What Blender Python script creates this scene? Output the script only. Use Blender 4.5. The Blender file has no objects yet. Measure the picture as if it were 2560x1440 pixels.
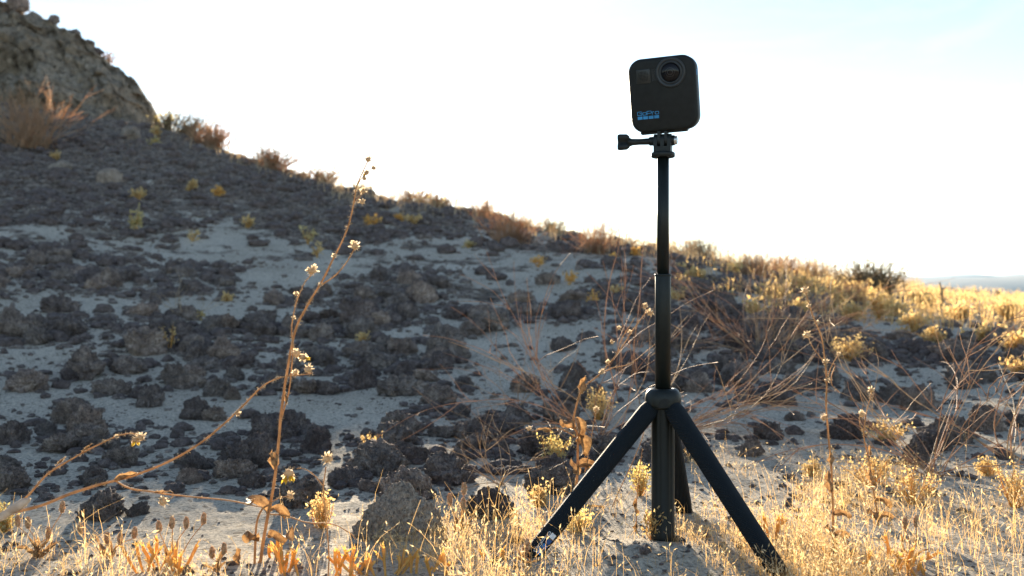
import bpy, bmesh, math, random
import numpy as np
from mathutils import Vector, Matrix

# ------------------------------------------------------------------ camera, sky, sun, exposure
R = math.radians
SC = bpy.context.scene
COL = SC.collection
F = 2489.0            # focal length in photograph pixels (35 mm on a 36 mm wide frame)
H = 0.24              # lens height above the sand at the tripod, metres
HY = 735.0            # image row of the horizon

cd = bpy.data.cameras.new("camera"); cam = bpy.data.objects.new("camera", cd); COL.objects.link(cam)
cd.sensor_width = 36; cd.lens = 35.0; cd.shift_y = 15.0 / 2560.0
cd.clip_start = 0.02; cd.clip_end = 30000
cam.location = (0, 0, H); cam.rotation_euler = (R(90), 0, 0)
cd.dof.use_dof = True; cd.dof.focus_distance = 0.95; cd.dof.aperture_fstop = 11.0
SC.camera = cam

SUN_EL, SUN_AZ = 9.2, -7.3
w = bpy.data.worlds.new("World"); SC.world = w; w.use_nodes = True
nt = w.node_tree; nt.nodes.clear()
out = nt.nodes.new("ShaderNodeOutputWorld"); bg = nt.nodes.new("ShaderNodeBackground")
sky = nt.nodes.new("ShaderNodeTexSky"); sky.sky_type = 'NISHITA'; sky.sun_disc = False
sky.sun_elevation = R(SUN_EL); sky.sun_rotation = R(SUN_AZ)
sky.altitude = 300; sky.air_density = 1.0; sky.dust_density = 0.08; sky.ozone_density = 2.2
bg.inputs[1].default_value = 0.077
tc = nt.nodes.new("ShaderNodeTexCoord"); mpg = nt.nodes.new("ShaderNodeMapping"); mpg.inputs["Scale"].default_value = (2.2, 2.2, 9.0); mpg.inputs["Rotation"].default_value = (0, R(8), 0)
cn = nt.nodes.new("ShaderNodeTexNoise"); cn.inputs["Scale"].default_value = 1.6; cn.inputs["Detail"].default_value = 7; cn.inputs["Roughness"].default_value = .58; cn.inputs["Distortion"].default_value = .6
nt.links.new(tc.outputs["Generated"], mpg.inputs[0]); nt.links.new(mpg.outputs[0], cn.inputs["Vector"])
cr = nt.nodes.new("ShaderNodeValToRGB"); cr.color_ramp.elements[0].position = .46; cr.color_ramp.elements[0].color = (.20, .20, .20, 1); cr.color_ramp.elements[1].position = .74; cr.color_ramp.elements[1].color = (.75, .75, .75, 1)
nt.links.new(cn.outputs[0], cr.inputs[0])
bw = nt.nodes.new("ShaderNodeRGBToBW"); nt.links.new(sky.outputs[0], bw.inputs[0])
ml = nt.nodes.new("ShaderNodeMath"); ml.operation = 'MULTIPLY'; ml.inputs[1].default_value = 0.95; nt.links.new(bw.outputs[0], ml.inputs[0])
cm = nt.nodes.new("ShaderNodeMix"); cm.data_type = 'RGBA'; nt.links.new(cr.outputs[0], cm.inputs[0]); nt.links.new(sky.outputs[0], cm.inputs[6]); nt.links.new(ml.outputs[0], cm.inputs[7])
nt.links.new(cm.outputs[2], bg.inputs[0]); nt.links.new(bg.outputs[0], out.inputs[0])

sl = bpy.data.lights.new("sun", 'SUN'); so = bpy.data.objects.new("sun", sl); COL.objects.link(so)
sl.energy = 4.3; sl.angle = R(0.55); sl.color = (1.0, 0.84, 0.62)
sdir = Vector((math.sin(R(SUN_AZ)) * math.cos(R(SUN_EL)), math.cos(R(SUN_AZ)) * math.cos(R(SUN_EL)), math.sin(R(SUN_EL))))
so.rotation_euler = (-sdir).to_track_quat('-Z', 'Y').to_euler()
SC.view_settings.view_transform = 'Standard'; SC.view_settings.look = 'None'
SC.view_settings.exposure = 2.2; SC.view_settings.gamma = 1.0
SC.view_settings.use_curve_mapping = False
SC.render.engine = 'CYCLES'
SC.cycles.max_bounces = 6; SC.cycles.transparent_max_bounces = 6
SC.cycles.volume_bounces = 0; SC.cycles.use_denoising = True

# ------------------------------------------------------------------ helpers
def rs(seed): return np.random.RandomState(seed)

def _hash(ix, iy, iz, seed):
    h = (ix.astype(np.uint32) * np.uint32(374761393) + iy.astype(np.uint32) * np.uint32(668265263)
         + iz.astype(np.uint32) * np.uint32(2147483647) + np.uint32((seed * 974711) & 0xffffffff))
    h = (h ^ (h >> np.uint32(13))) * np.uint32(1274126177)
    h = (h ^ (h >> np.uint32(16))) * np.uint32(2246822519)
    h = h ^ (h >> np.uint32(15))
    return h.astype(np.float64) / 4294967295.0

def vnoise(P, seed=0):
    P = np.asarray(P, float); i = np.floor(P).astype(np.int64); f = P - i
    f = f * f * f * (f * (f * 6 - 15) + 10)
    r = 0
    for a in (0, 1):
        for b in (0, 1):
            for c in (0, 1):
                wgt = (f[:, 0] if a else 1 - f[:, 0]) * (f[:, 1] if b else 1 - f[:, 1]) * (f[:, 2] if c else 1 - f[:, 2])
                r = r + wgt * _hash((i[:, 0] + a) & 0xffffffff, (i[:, 1] + b) & 0xffffffff, (i[:, 2] + c) & 0xffffffff, seed)
    return r * 2 - 1

def fbm(P, oct=4, seed=0, gain=0.5, lac=2.03):
    s = 0; a = 1.0; t = 0
    for k in range(oct):
        s = s + a * vnoise(P, seed + k * 17); t += a; a *= gain; P = P * lac + 7.3
    return s / t

def worley(P, seed=0):
    i = np.floor(P).astype(np.int64); best = np.full(len(P), 9.0)
    for a in (-1, 0, 1):
        for b in (-1, 0, 1):
            for c in (-1, 0, 1):
                q = i + np.array([a, b, c]); m = q & 0xffffffff
                fp = np.stack([_hash(m[:, 0], m[:, 1], m[:, 2], seed + s) for s in (1, 2, 3)], 1) + q
                best = np.minimum(best, np.linalg.norm(P - fp, axis=1))
    return best

def XY3(x, y, s, o=0.0):
    return np.stack([np.asarray(x) * s + 31.7 + o, np.asarray(y) * s + 17.1, np.full(np.shape(x), o + 3.3)], 1)

class MB:
    """collects vertices and faces, then links them as ONE mesh object"""
    def __init__(s): s.v = []; s.f = []; s.m = []; s.n = 0
    def add(s, V, Fs, mat=0):
        V = np.asarray(V, float).reshape(-1, 3); s.v.append(V)
        Fs = np.asarray(Fs)
        s.f.append(Fs + s.n); s.m.append(np.full(len(Fs), mat)); s.n += len(V)
    def mesh(s, name, mats, smooth=True):
        me = bpy.data.meshes.new(name)
        V = np.concatenate(s.v)
        loops, starts, tot, mi = [], [], [], []; c = 0
        for Fa, ma in zip(s.f, s.m):
            if Fa.ndim != 2 or len(Fa) == 0: continue
            k = Fa.shape[1]
            loops.append(Fa.ravel()); starts.append(c + np.arange(len(Fa)) * k); tot.append(np.full(len(Fa), k)); mi.append(ma); c += Fa.size
        loops = np.concatenate(loops).astype(np.int32); starts = np.concatenate(starts).astype(np.int32)
        me.vertices.add(len(V)); me.vertices.foreach_set("co", V.ravel().astype(np.float32))
        me.loops.add(len(loops)); me.loops.foreach_set("vertex_index", loops)
        me.polygons.add(len(starts)); me.polygons.foreach_set("loop_start", starts)
        try: me.polygons.foreach_set("loop_total", np.concatenate(tot).astype(np.int32))
        except Exception: pass
        me.polygons.foreach_set("material_index", np.concatenate(mi).astype(np.int32))
        for m in (mats if isinstance(mats, (list, tuple)) else [mats]): me.materials.append(m)
        me.update(calc_edges=True); me.validate()
        me.polygons.foreach_set("use_smooth", np.full(len(me.polygons), smooth))
        return me
    def build(s, name, mats, parent=None, smooth=True):
        return link(name, s.mesh(name, mats, smooth), parent)

def link(name, me, parent=None):
    o = bpy.data.objects.new(name, me); COL.objects.link(o)
    if parent is not None:
        o.parent = parent
        o.matrix_parent_inverse = Matrix.Translation(parent.location).inverted() if parent.get('_w') else Matrix.Identity(4)
    return o

def empty(name, loc, world_parts=True):
    o = bpy.data.objects.new(name, None); COL.objects.link(o); o.location = loc
    o.empty_display_size = 0.02
    if world_parts: o['_w'] = 1          # its parts are modelled in world coordinates
    return o

def tag(o, label=None, cat=None, group=None, kind=None):
    if label: o['label'] = label
    if cat: o['category'] = cat
    if group: o['group'] = group
    if kind: o['kind'] = kind
    return o

def tube(mb, pts, rad, n=6, mat=0, caps=True):
    P = np.asarray([tuple(p) for p in pts], float); K = len(P)
    rad = np.full(K, rad) if np.isscalar(rad) else np.asarray(rad, float)
    T = np.gradient(P, axis=0); T /= (np.linalg.norm(T, axis=1)[:, None] + 1e-12)
    ref = np.array([0, 0, 1.0]) if abs(T[0][2]) < .9 else np.array([0, 1.0, 0])
    a = np.cross(T, ref); l = np.linalg.norm(a, axis=1)[:, None]; a = np.where(l > 1e-5, a / np.maximum(l, 1e-9), [1, 0, 0]); b = np.cross(T, a)
    ang = np.arange(n) * 2 * math.pi / n
    V = P[:, None, :] + rad[:, None, None] * (np.cos(ang)[None, :, None] * a[:, None, :] + np.sin(ang)[None, :, None] * b[:, None, :])
    i = np.arange(K - 1)[:, None] * n; j = np.arange(n)[None, :]; j2 = (j + 1) % n
    Q = np.stack([i + j, i + j2, i + n + j2, i + n + j], -1).reshape(-1, 4)
    V = V.reshape(-1, 3); base = mb.n
    mb.add(V, Q, mat)
    if caps:
        mb.f.append(np.array([[base + k for k in range(n)]][::-1])); mb.m.append(np.array([mat]))
        e = base + (K - 1) * n
        mb.f.append(np.array([[e + k for k in range(n)][::-1]])); mb.m.append(np.array([mat]))

def spline(pts, k=6):
    P = np.asarray([tuple(p) for p in pts], float)
    if len(P) < 3: 
        t = np.linspace(0, 1, k)[:, None]; return P[0] * (1 - t) + P[-1] * t
    Q = np.vstack([2 * P[0] - P[1], P, 2 * P[-1] - P[-2]]); res = []
    for i in range(1, len(Q) - 2):
        for t in np.linspace(0, 1, k, endpoint=False):
            p0, p1, p2, p3 = Q[i - 1], Q[i], Q[i + 1], Q[i + 2]
            res.append(.5 * ((2 * p1) + (-p0 + p2) * t + (2 * p0 - 5 * p1 + 4 * p2 - p3) * t * t + (-p0 + 3 * p1 - 3 * p2 + p3) * t ** 3))
    res.append(P[-1]); return np.array(res)

def at(px, py, d):
    return np.array([(px - 1280) / F * d, d, H + (HY - py) / F * d])

# ------------------------------------------------------------------ materials
def mat_new(name):
    m = bpy.data.materials.new(name); m.use_nodes = True; t = m.node_tree
    p = t.nodes["Principled BSDF"]; return m, t, p

def N(t, kind, **kw):
    n = t.nodes.new(kind)
    for k, v in kw.items():
        if k in n.inputs: n.inputs[k].default_value = v
        else: setattr(n, k, v)
    return n

def ramp(t, src, stops):
    r = t.nodes.new("ShaderNodeValToRGB"); e = r.color_ramp.elements
    while len(e) < len(stops): e.new(0.5)
    for k, (p, c) in enumerate(stops): e[k].position = p; e[k].color = (*c, 1)
    t.links.new(src, r.inputs[0]); return r

def coords(t, kind="Object"):
    c = t.nodes.new("ShaderNodeTexCoord"); return c.outputs[kind]

def simple(name, col, rough=0.6, metal=0.0, spec=0.5, bump=None):
    m, t, p = mat_new(name)
    p.inputs["Base Color"].default_value = (*col, 1); p.inputs["Roughness"].default_value = rough
    p.inputs["Metallic"].default_value = metal
    if "Specular IOR Level" in p.inputs: p.inputs["Specular IOR Level"].default_value = spec
    co = coords(t)
    nz = N(t, "ShaderNodeTexNoise", Scale=180.0, Detail=4.0); t.links.new(co, nz.inputs["Vector"])
    r = ramp(t, nz.outputs[0], [(0.3, tuple(c * .8 for c in col)), (0.75, tuple(min(1, c * 1.25) for c in col))])
    t.links.new(r.outputs[0], p.inputs["Base Color"])
    b = N(t, "ShaderNodeBump", Strength=0.15 if bump is None else bump, Distance=0.0003)
    nf = N(t, "ShaderNodeTexNoise", Scale=2600.0, Detail=2.0); t.links.new(co, nf.inputs["Vector"])
    t.links.new(nf.outputs[0], b.inputs["Height"]); t.links.new(b.outputs[0], p.inputs["Normal"])
    return m

def plant_mat(name, c1, c2, trans=0.5, scale=60.0, rough=0.65, tcol=None):
    m, t, p = mat_new(name)
    co = coords(t)
    nz = N(t, "ShaderNodeTexNoise", Scale=scale, Detail=3.0); t.links.new(co, nz.inputs["Vector"])
    r = ramp(t, nz.outputs[0], [(0.32, c1), (0.68, c2)])
    t.links.new(r.outputs[0], p.inputs["Base Color"]); p.inputs["Roughness"].default_value = rough
    if "Specular IOR Level" in p.inputs: p.inputs["Specular IOR Level"].default_value = 0.3
    tr = t.nodes.new("ShaderNodeBsdfTranslucent")
    k = tcol or (1.5, 1.3, 1.0)
    mx = N(t, "ShaderNodeMix", data_type='RGBA', blend_type='MULTIPLY'); mx.inputs[0].default_value = 1.0
    t.links.new(r.outputs[0], mx.inputs[6]); mx.inputs[7].default_value = (*k, 1)
    t.links.new(mx.outputs[2], tr.inputs[0])
    ms = t.nodes.new("ShaderNodeMixShader"); ms.inputs[0].default_value = trans
    t.links.new(p.outputs[0], ms.inputs[1]); t.links.new(tr.outputs[0], ms.inputs[2])
    t.links.new(ms.outputs[0], t.nodes["Material Output"].inputs["Surface"])
    return m

def sand_mat():
    m, t, p = mat_new("sand"); co = coords(t)
    big = N(t, "ShaderNodeTexNoise", Scale=2.2, Detail=6.0, Roughness=0.6); t.links.new(co, big.inputs["Vector"])
    fine = N(t, "ShaderNodeTexNoise", Scale=230.0, Detail=5.0, Roughness=0.75); t.links.new(co, fine.inputs["Vector"])
    g = N(t, "ShaderNodeTexVoronoi", Scale=170.0); t.links.new(co, g.inputs["Vector"])
    r1 = ramp(t, big.outputs[0], [(0.3, (.45, .395, .32)), (0.7, (.60, .54, .45))])
    r2 = ramp(t, fine.outputs[0], [(0.36, (.42, .40, .38)), (0.5, (1, 1, 1)), (0.66, (1.45, 1.42, 1.36))])
    mx = N(t, "ShaderNodeMix", data_type='RGBA', blend_type='MULTIPLY'); mx.inputs[0].default_value = 1.0
    t.links.new(r1.outputs[0], mx.inputs[6]); t.links.new(r2.outputs[0], mx.inputs[7])
    r3 = ramp(t, g.outputs["Color"], [(0.13, (.26, .23, .21)), (0.20, (1, 1, 1))])
    mx2 = N(t, "ShaderNodeMix", data_type='RGBA', blend_type='MULTIPLY'); mx2.inputs[0].default_value = 0.75
    t.links.new(mx.outputs[2], mx2.inputs[6]); t.links.new(r3.outputs[0], mx2.inputs[7])
    sx = t.nodes.new("ShaderNodeSeparateXYZ"); t.links.new(co, sx.inputs[0])
    pn = N(t, "ShaderNodeTexNoise", Scale=2.6, Detail=8.0, Roughness=0.70); t.links.new(co, pn.inputs["Vector"])
    hm = N(t, "ShaderNodeMapRange"); hm.inputs[1].default_value = .02; hm.inputs[2].default_value = 1.2; hm.inputs[3].default_value = -.14; hm.inputs[4].default_value = .20
    t.links.new(sx.outputs[2], hm.inputs[0])
    ad = N(t, "ShaderNodeMath", operation='ADD'); t.links.new(hm.outputs[0], ad.inputs[0]); t.links.new(pn.outputs[0], ad.inputs[1])
    gm = ramp(t, ad.outputs[0], [(0.50, (0, 0, 0)), (0.56, (1, 1, 1))])
    gv = N(t, "ShaderNodeTexVoronoi", Scale=34.0); t.links.new(co, gv.inputs["Vector"])
    gc = ramp(t, gv.outputs["Color"], [(0.1, (.065, .050, .040)), (0.5, (.165, .128, .10)), (0.9, (.34, .28, .225))])
    mg = N(t, "ShaderNodeMix", data_type='RGBA'); t.links.new(gm.outputs[0], mg.inputs[0]); t.links.new(mx2.outputs[2], mg.inputs[6]); t.links.new(gc.outputs[0], mg.inputs[7])
    t.links.new(mg.outputs[2], p.inputs["Base Color"]); p.inputs["Roughness"].default_value = 0.95
    if "Specular IOR Level" in p.inputs: p.inputs["Specular IOR Level"].default_value = 0.1
    med = N(t, "ShaderNodeTexNoise", Scale=55.0, Detail=5.0, Roughness=0.65); t.links.new(co, med.inputs["Vector"])
    b1 = N(t, "ShaderNodeBump", Strength=0.6, Distance=0.010); t.links.new(med.outputs[0], b1.inputs["Height"])
    b2 = N(t, "ShaderNodeBump", Strength=0.9, Distance=0.0045); t.links.new(fine.outputs[0], b2.inputs["Height"]); t.links.new(b1.outputs[0], b2.inputs["Normal"])
    t.links.new(b2.outputs[0], p.inputs["Normal"])
    return m

def rock_mat(name, dark, mid, light, sc=1.0, big=False):
    m, t, p = mat_new(name); co = coords(t)
    oi = t.nodes.new("ShaderNodeObjectInfo")
    a = N(t, "ShaderNodeTexNoise", Scale=1.9 * sc, Detail=8.0, Roughness=0.7); t.links.new(co, a.inputs["Vector"])
    r = ramp(t, a.outputs[0], [(0.3, dark), (0.5, mid), (0.72, light)])
    b = N(t, "ShaderNodeTexNoise", Scale=16.0 * sc, Detail=6.0, Roughness=0.75); t.links.new(co, b.inputs["Vector"])
    rb = ramp(t, b.outputs[0], [(0.36, (.42, .40, .40)), (0.5, (1, 1, 1)), (0.68, (1.5, 1.45, 1.4))])
    mx = N(t, "ShaderNodeMix", data_type='RGBA', blend_type='MULTIPLY'); mx.inputs[0].default_value = 0.9
    t.links.new(r.outputs[0], mx.inputs[6]); t.links.new(rb.outputs[0], mx.inputs[7])
    v = N(t, "ShaderNodeTexVoronoi", Scale=15.0 * sc); t.links.new(co, v.inputs["Vector"])
    rv = ramp(t, v.outputs["Distance"], [(0.10, (.35, .34, .34)), (0.26, (1, 1, 1))])
    mx3 = N(t, "ShaderNodeMix", data_type='RGBA', blend_type='MULTIPLY'); mx3.inputs[0].default_value = 0.8
    t.links.new(mx.outputs[2], mx3.inputs[6]); t.links.new(rv.outputs[0], mx3.inputs[7])
    ro = ramp(t, oi.outputs["Random"], [(0.0, (.68, .64, .66)), (0.5, (1, 1, .98)), (1.0, (1.45, 1.32, 1.2))])
    mx2 = N(t, "ShaderNodeMix", data_type='RGBA', blend_type='MULTIPLY'); mx2.inputs[0].default_value = 1.0
    t.links.new(mx3.outputs[2], mx2.inputs[6]); t.links.new(ro.outputs[0], mx2.inputs[7])
    t.links.new(mx2.outputs[2], p.inputs["Base Color"]); p.inputs["Roughness"].default_value = 0.9
    if "Specular IOR Level" in p.inputs: p.inputs["Specular IOR Level"].default_value = 0.25
    b1 = N(t, "ShaderNodeBump", Strength=0.9, Distance=0.007 if sc < 5 and not big else (.12 if big else .003)); t.links.new(b.outputs[0], b1.inputs["Height"])
    b2 = N(t, "ShaderNodeBump", Strength=0.7, Distance=0.004 if sc < 5 and not big else (.06 if big else .002)); t.links.new(v.outputs["Distance"], b2.inputs["Height"]); t.links.new(b1.outputs[0], b2.inputs["Normal"])
    t.links.new(b2.outputs[0], p.inputs["Normal"])
    return m

M = {}
M['sand'] = sand_mat()
M['rock'] = rock_mat("volcanic_rock", (.095, .076, .069), (.235, .195, .175), (.47, .405, .36))
M['boulder'] = rock_mat("pale_boulder_rock", (.26, .215, .175), (.46, .385, .315), (.64, .56, .47))
M['outcrop_stone'] = rock_mat('weathered_stone', (.16, .135, .115), (.28, .24, .205), (.42, .365, .31))
M['rubble'] = rock_mat("rubble_rock", (.090, .072, .065), (.21, .176, .157), (.42, .36, .32), 30)
M['outcrop'] = rock_mat("outcrop_rock", (.21, .175, .13), (.38, .32, .25), (.50, .43, .34), 0.9, True)
M['grass'] = plant_mat("dry_grass", (.45, .30, .13), (.70, .51, .27), 0.58, 25, tcol=(1.25, 1.12, .9))
M['spikelet'] = plant_mat("grass_spikelets", (.56, .43, .24), (.76, .63, .42), 0.5, 40, tcol=(1.15, 1.08, .92))
M['golden'] = plant_mat("golden_leaves", (.54, .40, .18), (.76, .61, .34), 0.58, 45, tcol=(1.18, 1.06, .85))
M['olive'] = plant_mat("olive_leaves", (.45, .38, .20), (.66, .56, .34), 0.55, 45, tcol=(1.3, 1.2, .7))
M['stub'] = plant_mat("orange_stalks", (.62, .35, .09), (.84, .56, .19), 0.4, 80, tcol=(1.2, 1.08, .85))
M['twig'] = plant_mat("red_brown_twigs", (.34, .20, .12), (.58, .39, .25), 0.25, 30)
M['pale_twig'] = plant_mat("pale_dry_twigs", (.36, .27, .17), (.58, .47, .32), 0.3, 30)
M['brown_twig'] = plant_mat("brown_brush", (.40, .26, .16), (.64, .46, .30), 0.4, 9)
M['reed'] = plant_mat('reed_stems', (.44, .31, .20), (.66, .50, .34), 0.45, 9)
M['dark_brush'] = plant_mat("dark_brush", (.16, .12, .07), (.32, .25, .15), 0.25, 9)
M['stem'] = plant_mat("hairy_stem", (.36, .22, .10), (.56, .37, .18), 0.3, 120)
M['fluff'] = plant_mat("white_fluff", (.54, .43, .29), (.76, .65, .48), 0.62, 200, tcol=(1.1, 1.05, .97))
M['petal'] = plant_mat("yellow_petals", (.60, .40, .05), (.78, .60, .12), 0.55, 200, tcol=(1.2, 1.1, .7))
M['leaf'] = plant_mat("withered_leaf", (.15, .085, .045), (.44, .28, .14), 0.28, 220)
M['silver'] = plant_mat('silvery_leaf', (.34, .28, .22), (.60, .54, .46), 0.25, 120)
M['seed'] = plant_mat("seed_spike", (.44, .30, .18), (.80, .64, .44), 0.5, 500)

# ------------------------------------------------------------------ terrain
# columns of the slope: (photo column, ridge row, ridge depth) and the way the ground climbs to it
COLS = {
 -900: [(0.6, 0.0), (1.2, .01), (1.9, .05), (3.0, .25), (4.2, .62), (5.8, 1.15), (8, 1.95), (10.5, 3.0), (14, 4.4), (18, 4.2), (60, -4)],
 0:    [(0.6, 0.0), (1.15, .003), (1.6, .012), (2.2, .055), (3.0, .165), (4.2, .385), (5.8, .79), (8, 1.50), (10.5, 2.25), (13, 2.7), (16, 2.4), (40, -4)],
 400:  [(0.6, 0.0), (1.2, 0.0), (1.7, .010), (2.4, .06), (3.3, .175), (4.6, .42), (6.2, .82), (8, 1.37), (9.6, 1.92), (10.5, 2.0), (14, 1.5), (40, -4)],
 850:  [(0.6, 0.0), (1.3, 0.0), (1.9, .012), (2.7, .07), (3.6, .19), (5.0, .45), (6.6, .81), (8.0, 1.115), (9, 1.15), (14, .6), (40, -4)],
 1200: [(0.6, 0.0), (1.3, 0.0), (1.9, .015), (2.7, .075), (3.6, .20), (5.0, .44), (6.4, .705), (7.2, .845), (8, .86), (13, .3), (40, -4)],
 1600: [(0.6, 0.0), (1.4, 0.0), (2.0, .02), (2.7, .085), (3.5, .21), (4.5, .38), (5.6, .518), (6.4, .53), (11, .1), (40, -4)],
 1900: [(0.6, 0.0), (1.5, 0.0), (2.1, .02), (2.8, .08), (3.6, .19), (4.4, .28), (5.6, .36), (6.6, .44), (7.5, .44), (12, .1), (40, -4)],
 2200: [(0.6, 0.0), (1.5, 0.0), (2.2, .02), (2.9, .075), (3.5, .15), (4.4, .19), (6.5, .25), (9.0, .34), (11, .32), (16, .1), (60, -4)],
 2560: [(0.6, 0.0), (1.3, 0.005), (2.0, .03), (2.7, .07), (3.3, .115), (4.4, .14), (7, .17), (10, .20), (16, .20), (26, .1), (80, -4)],
 3400: [(0.6, 0.0), (1.3, 0.01), (2.0, .03), (2.7, .06), (3.3, .09), (4.4, .10), (7, .12), (10, .12), (16, .10), (26, 0), (80, -4)],
}
_cx = np.array(sorted(COLS)); _lg = np.linspace(math.log(0.4), math.log(9000), 900)
_Z = []
for c in _cx:
    p = np.array(COLS[c] + [(9000, -4.0)]); z = np.interp(np.exp(_lg), p[:, 0], p[:, 1])
    k = np.hanning(31); k /= k.sum(); z = np.convolve(np.pad(z, 15, mode='edge'), k, 'valid'); _Z.append(z)
_Z = np.array(_Z)
_cu = np.linspace(_cx[0], _cx[-1], 300); _Zc = np.array([np.interp(_cu, _cx, _Z[:, j]) for j in range(_Z.shape[1])]).T
k = np.hanning(23); k /= k.sum()
_Zc = np.array([np.convolve(np.pad(_Zc[:, j], 11, mode='edge'), k, 'valid') for j in range(_Zc.shape[1])]).T

def ground(x, y, detail=True):
    x = np.atleast_1d(np.asarray(x, float)); y = np.atleast_1d(np.asarray(y, float))
    d = np.maximum(y, 0.42); u = np.clip(x / d * F + 1280, _cu[0], _cu[-1] - 1e-6)
    a = (u - _cu[0]) / (_cu[1] - _cu[0]); ia = np.minimum(a.astype(int), len(_cu) - 2); fa = a - ia
    b = np.clip((np.log(d) - _lg[0]) / (_lg[1] - _lg[0]), 0, len(_lg) - 1.001); ib = b.astype(int); fb = b - ib
    z = (_Zc[ia, ib] * (1 - fa) + _Zc[ia + 1, ib] * fa) * (1 - fb) + (_Zc[ia, ib + 1] * (1 - fa) + _Zc[ia + 1, ib + 1] * fa) * fb
    if detail:
        far = np.clip(d / 3.0, 0.25, 3.0)
        flat = 1 - .93 * np.exp(-(((x - .10) / .17) ** 2 + ((y - .92) / .15) ** 2) ** 2)
        z = z + flat * .020 * far * fbm(XY3(x, y, 1.6), 3, 5) * np.clip((d - .7) / 1.2, .25, 1) + flat * .011 * fbm(XY3(x, y, 6.0), 5, 9) * np.clip(d - .8, .3, 1)
        z = z + .0028 * fbm(XY3(x, y, 38.0), 4, 12)
        z = z + .011 * np.exp(-(((x - .115) / .075) ** 2 + ((y - .905) / .05) ** 2)) 
        z = z + .008 * np.exp(-(((x - .20) / .06) ** 2 + ((y - 1.05) / .06) ** 2))
    return z

def gz(x, y): return float(ground(x, y)[0])
_D = np.exp(np.linspace(math.log(0.5), math.log(30), 1500))
def hit(px, py):
    """where the line of sight through a photograph pixel meets the ground"""
    x = (px - 1280) / F * _D; zr = H + (HY - py) / F * _D; g = ground(x, _D)
    k = np.where(g >= zr)[0]
    i = k[0] if len(k) else int(np.argmin((zr - g) / _D))
    return Vector((x[i], _D[i], g[i]))

def build_ground():
    ang = np.concatenate([np.linspace(-180, -42, 40, endpoint=False), np.linspace(-42, 42, 560), np.linspace(42, 180, 40)[1:-1]])
    ang = np.radians(ang); rad = np.concatenate([np.linspace(0.0, 0.45, 5)[1:], np.exp(np.linspace(math.log(.5), math.log(14), 370)), np.exp(np.linspace(math.log(14.5), math.log(8500), 40))])
    A, Rr = np.meshgrid(ang, rad); x = (np.sin(A) * Rr).ravel(); y = (np.cos(A) * Rr).ravel()
    z = ground(x, y); V = np.stack([x, y, z], 1)
    na, nr = len(ang), len(rad)
    i = np.arange(nr - 1)[:, None] * na; j = np.arange(na)[None, :]; j2 = (j + 1) % na
    Q = np.stack([i + j, i + na + j, i + na + j2, i + j2], -1).reshape(-1, 4)[:, ::-1]
    mb = MB(); mb.add(V, Q)
    mb.add(np.vstack([[[0, 0, gz(0, 0)]], V[:na]]), np.stack([np.zeros(na, int), 1 + np.arange(na), 1 + (np.arange(na) + 1) % na], 1)[:, ::-1])
    o = mb.build("ground", M['sand']); tag(o, kind='structure')
    return o
build_ground()

# far mountains, several kilometres off to the right
def build_mountains(name, D0, rows, col, seed):
    xs = np.linspace(-4200, 4200 * 1.5, 260) * D0 / 4000.0; ys = np.linspace(0, 1500, 14)
    mb = MB(); X, Y = np.meshgrid(xs, ys); px = X / D0 * F + 1280
    top = np.interp(px, [-2000, 1200, 2240, 2330, 2420, 2480, 2560, 2700, 3200, 5000], rows)
    hgt = (HY - top) / F * D0 * (1 + .10 * fbm(XY3(X.ravel(), Y.ravel(), .004), 4, seed).reshape(X.shape))
    prof = np.sin(np.clip(Y / 1500, 0, 1) * math.pi * .98) ** .8
    Z = -5 + (hgt + 5) * prof * (1 + .18 * fbm(XY3(X.ravel(), Y.ravel(), .006), 4, seed + 5).reshape(X.shape) * (1 - prof))
    V = np.stack([X.ravel(), (D0 - 750 + Y).ravel(), Z.ravel()], 1); n = len(xs)
    i = np.arange(len(ys) - 1)[:, None] * n; j = np.arange(n - 1)[None, :]
    mb.add(V, np.stack([i + j, i + j + 1, i + n + j + 1, i + n + j], -1).reshape(-1, 4))
    o = mb.build(name, simple(name + "_rock", col, 0.95, bump=0.0)); tag(o, kind='structure')
build_mountains("mountains", 4200, [700, 705, 700, 697, 694, 695, 690, 688, 690, 700], (.10, .11, .12), 3)
build_mountains("mountains", 6800, [690, 695, 689, 690, 684, 690, 683, 682, 680, 690], (.10, .11, .12), 8)

# ------------------------------------------------------------------ rocks
def ico(sub):
    bm = bmesh.new(); bmesh.ops.create_icosphere(bm, subdivisions=sub, radius=1.0)
    V = np.array([v.co[:] for v in bm.verts]); Fc = np.array([[v.index for v in f.verts] for f in bm.faces]); bm.free()
    return V, Fc
ICO = {k: ico(k) for k in (1, 2, 3, 4, 5, 6)}

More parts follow.
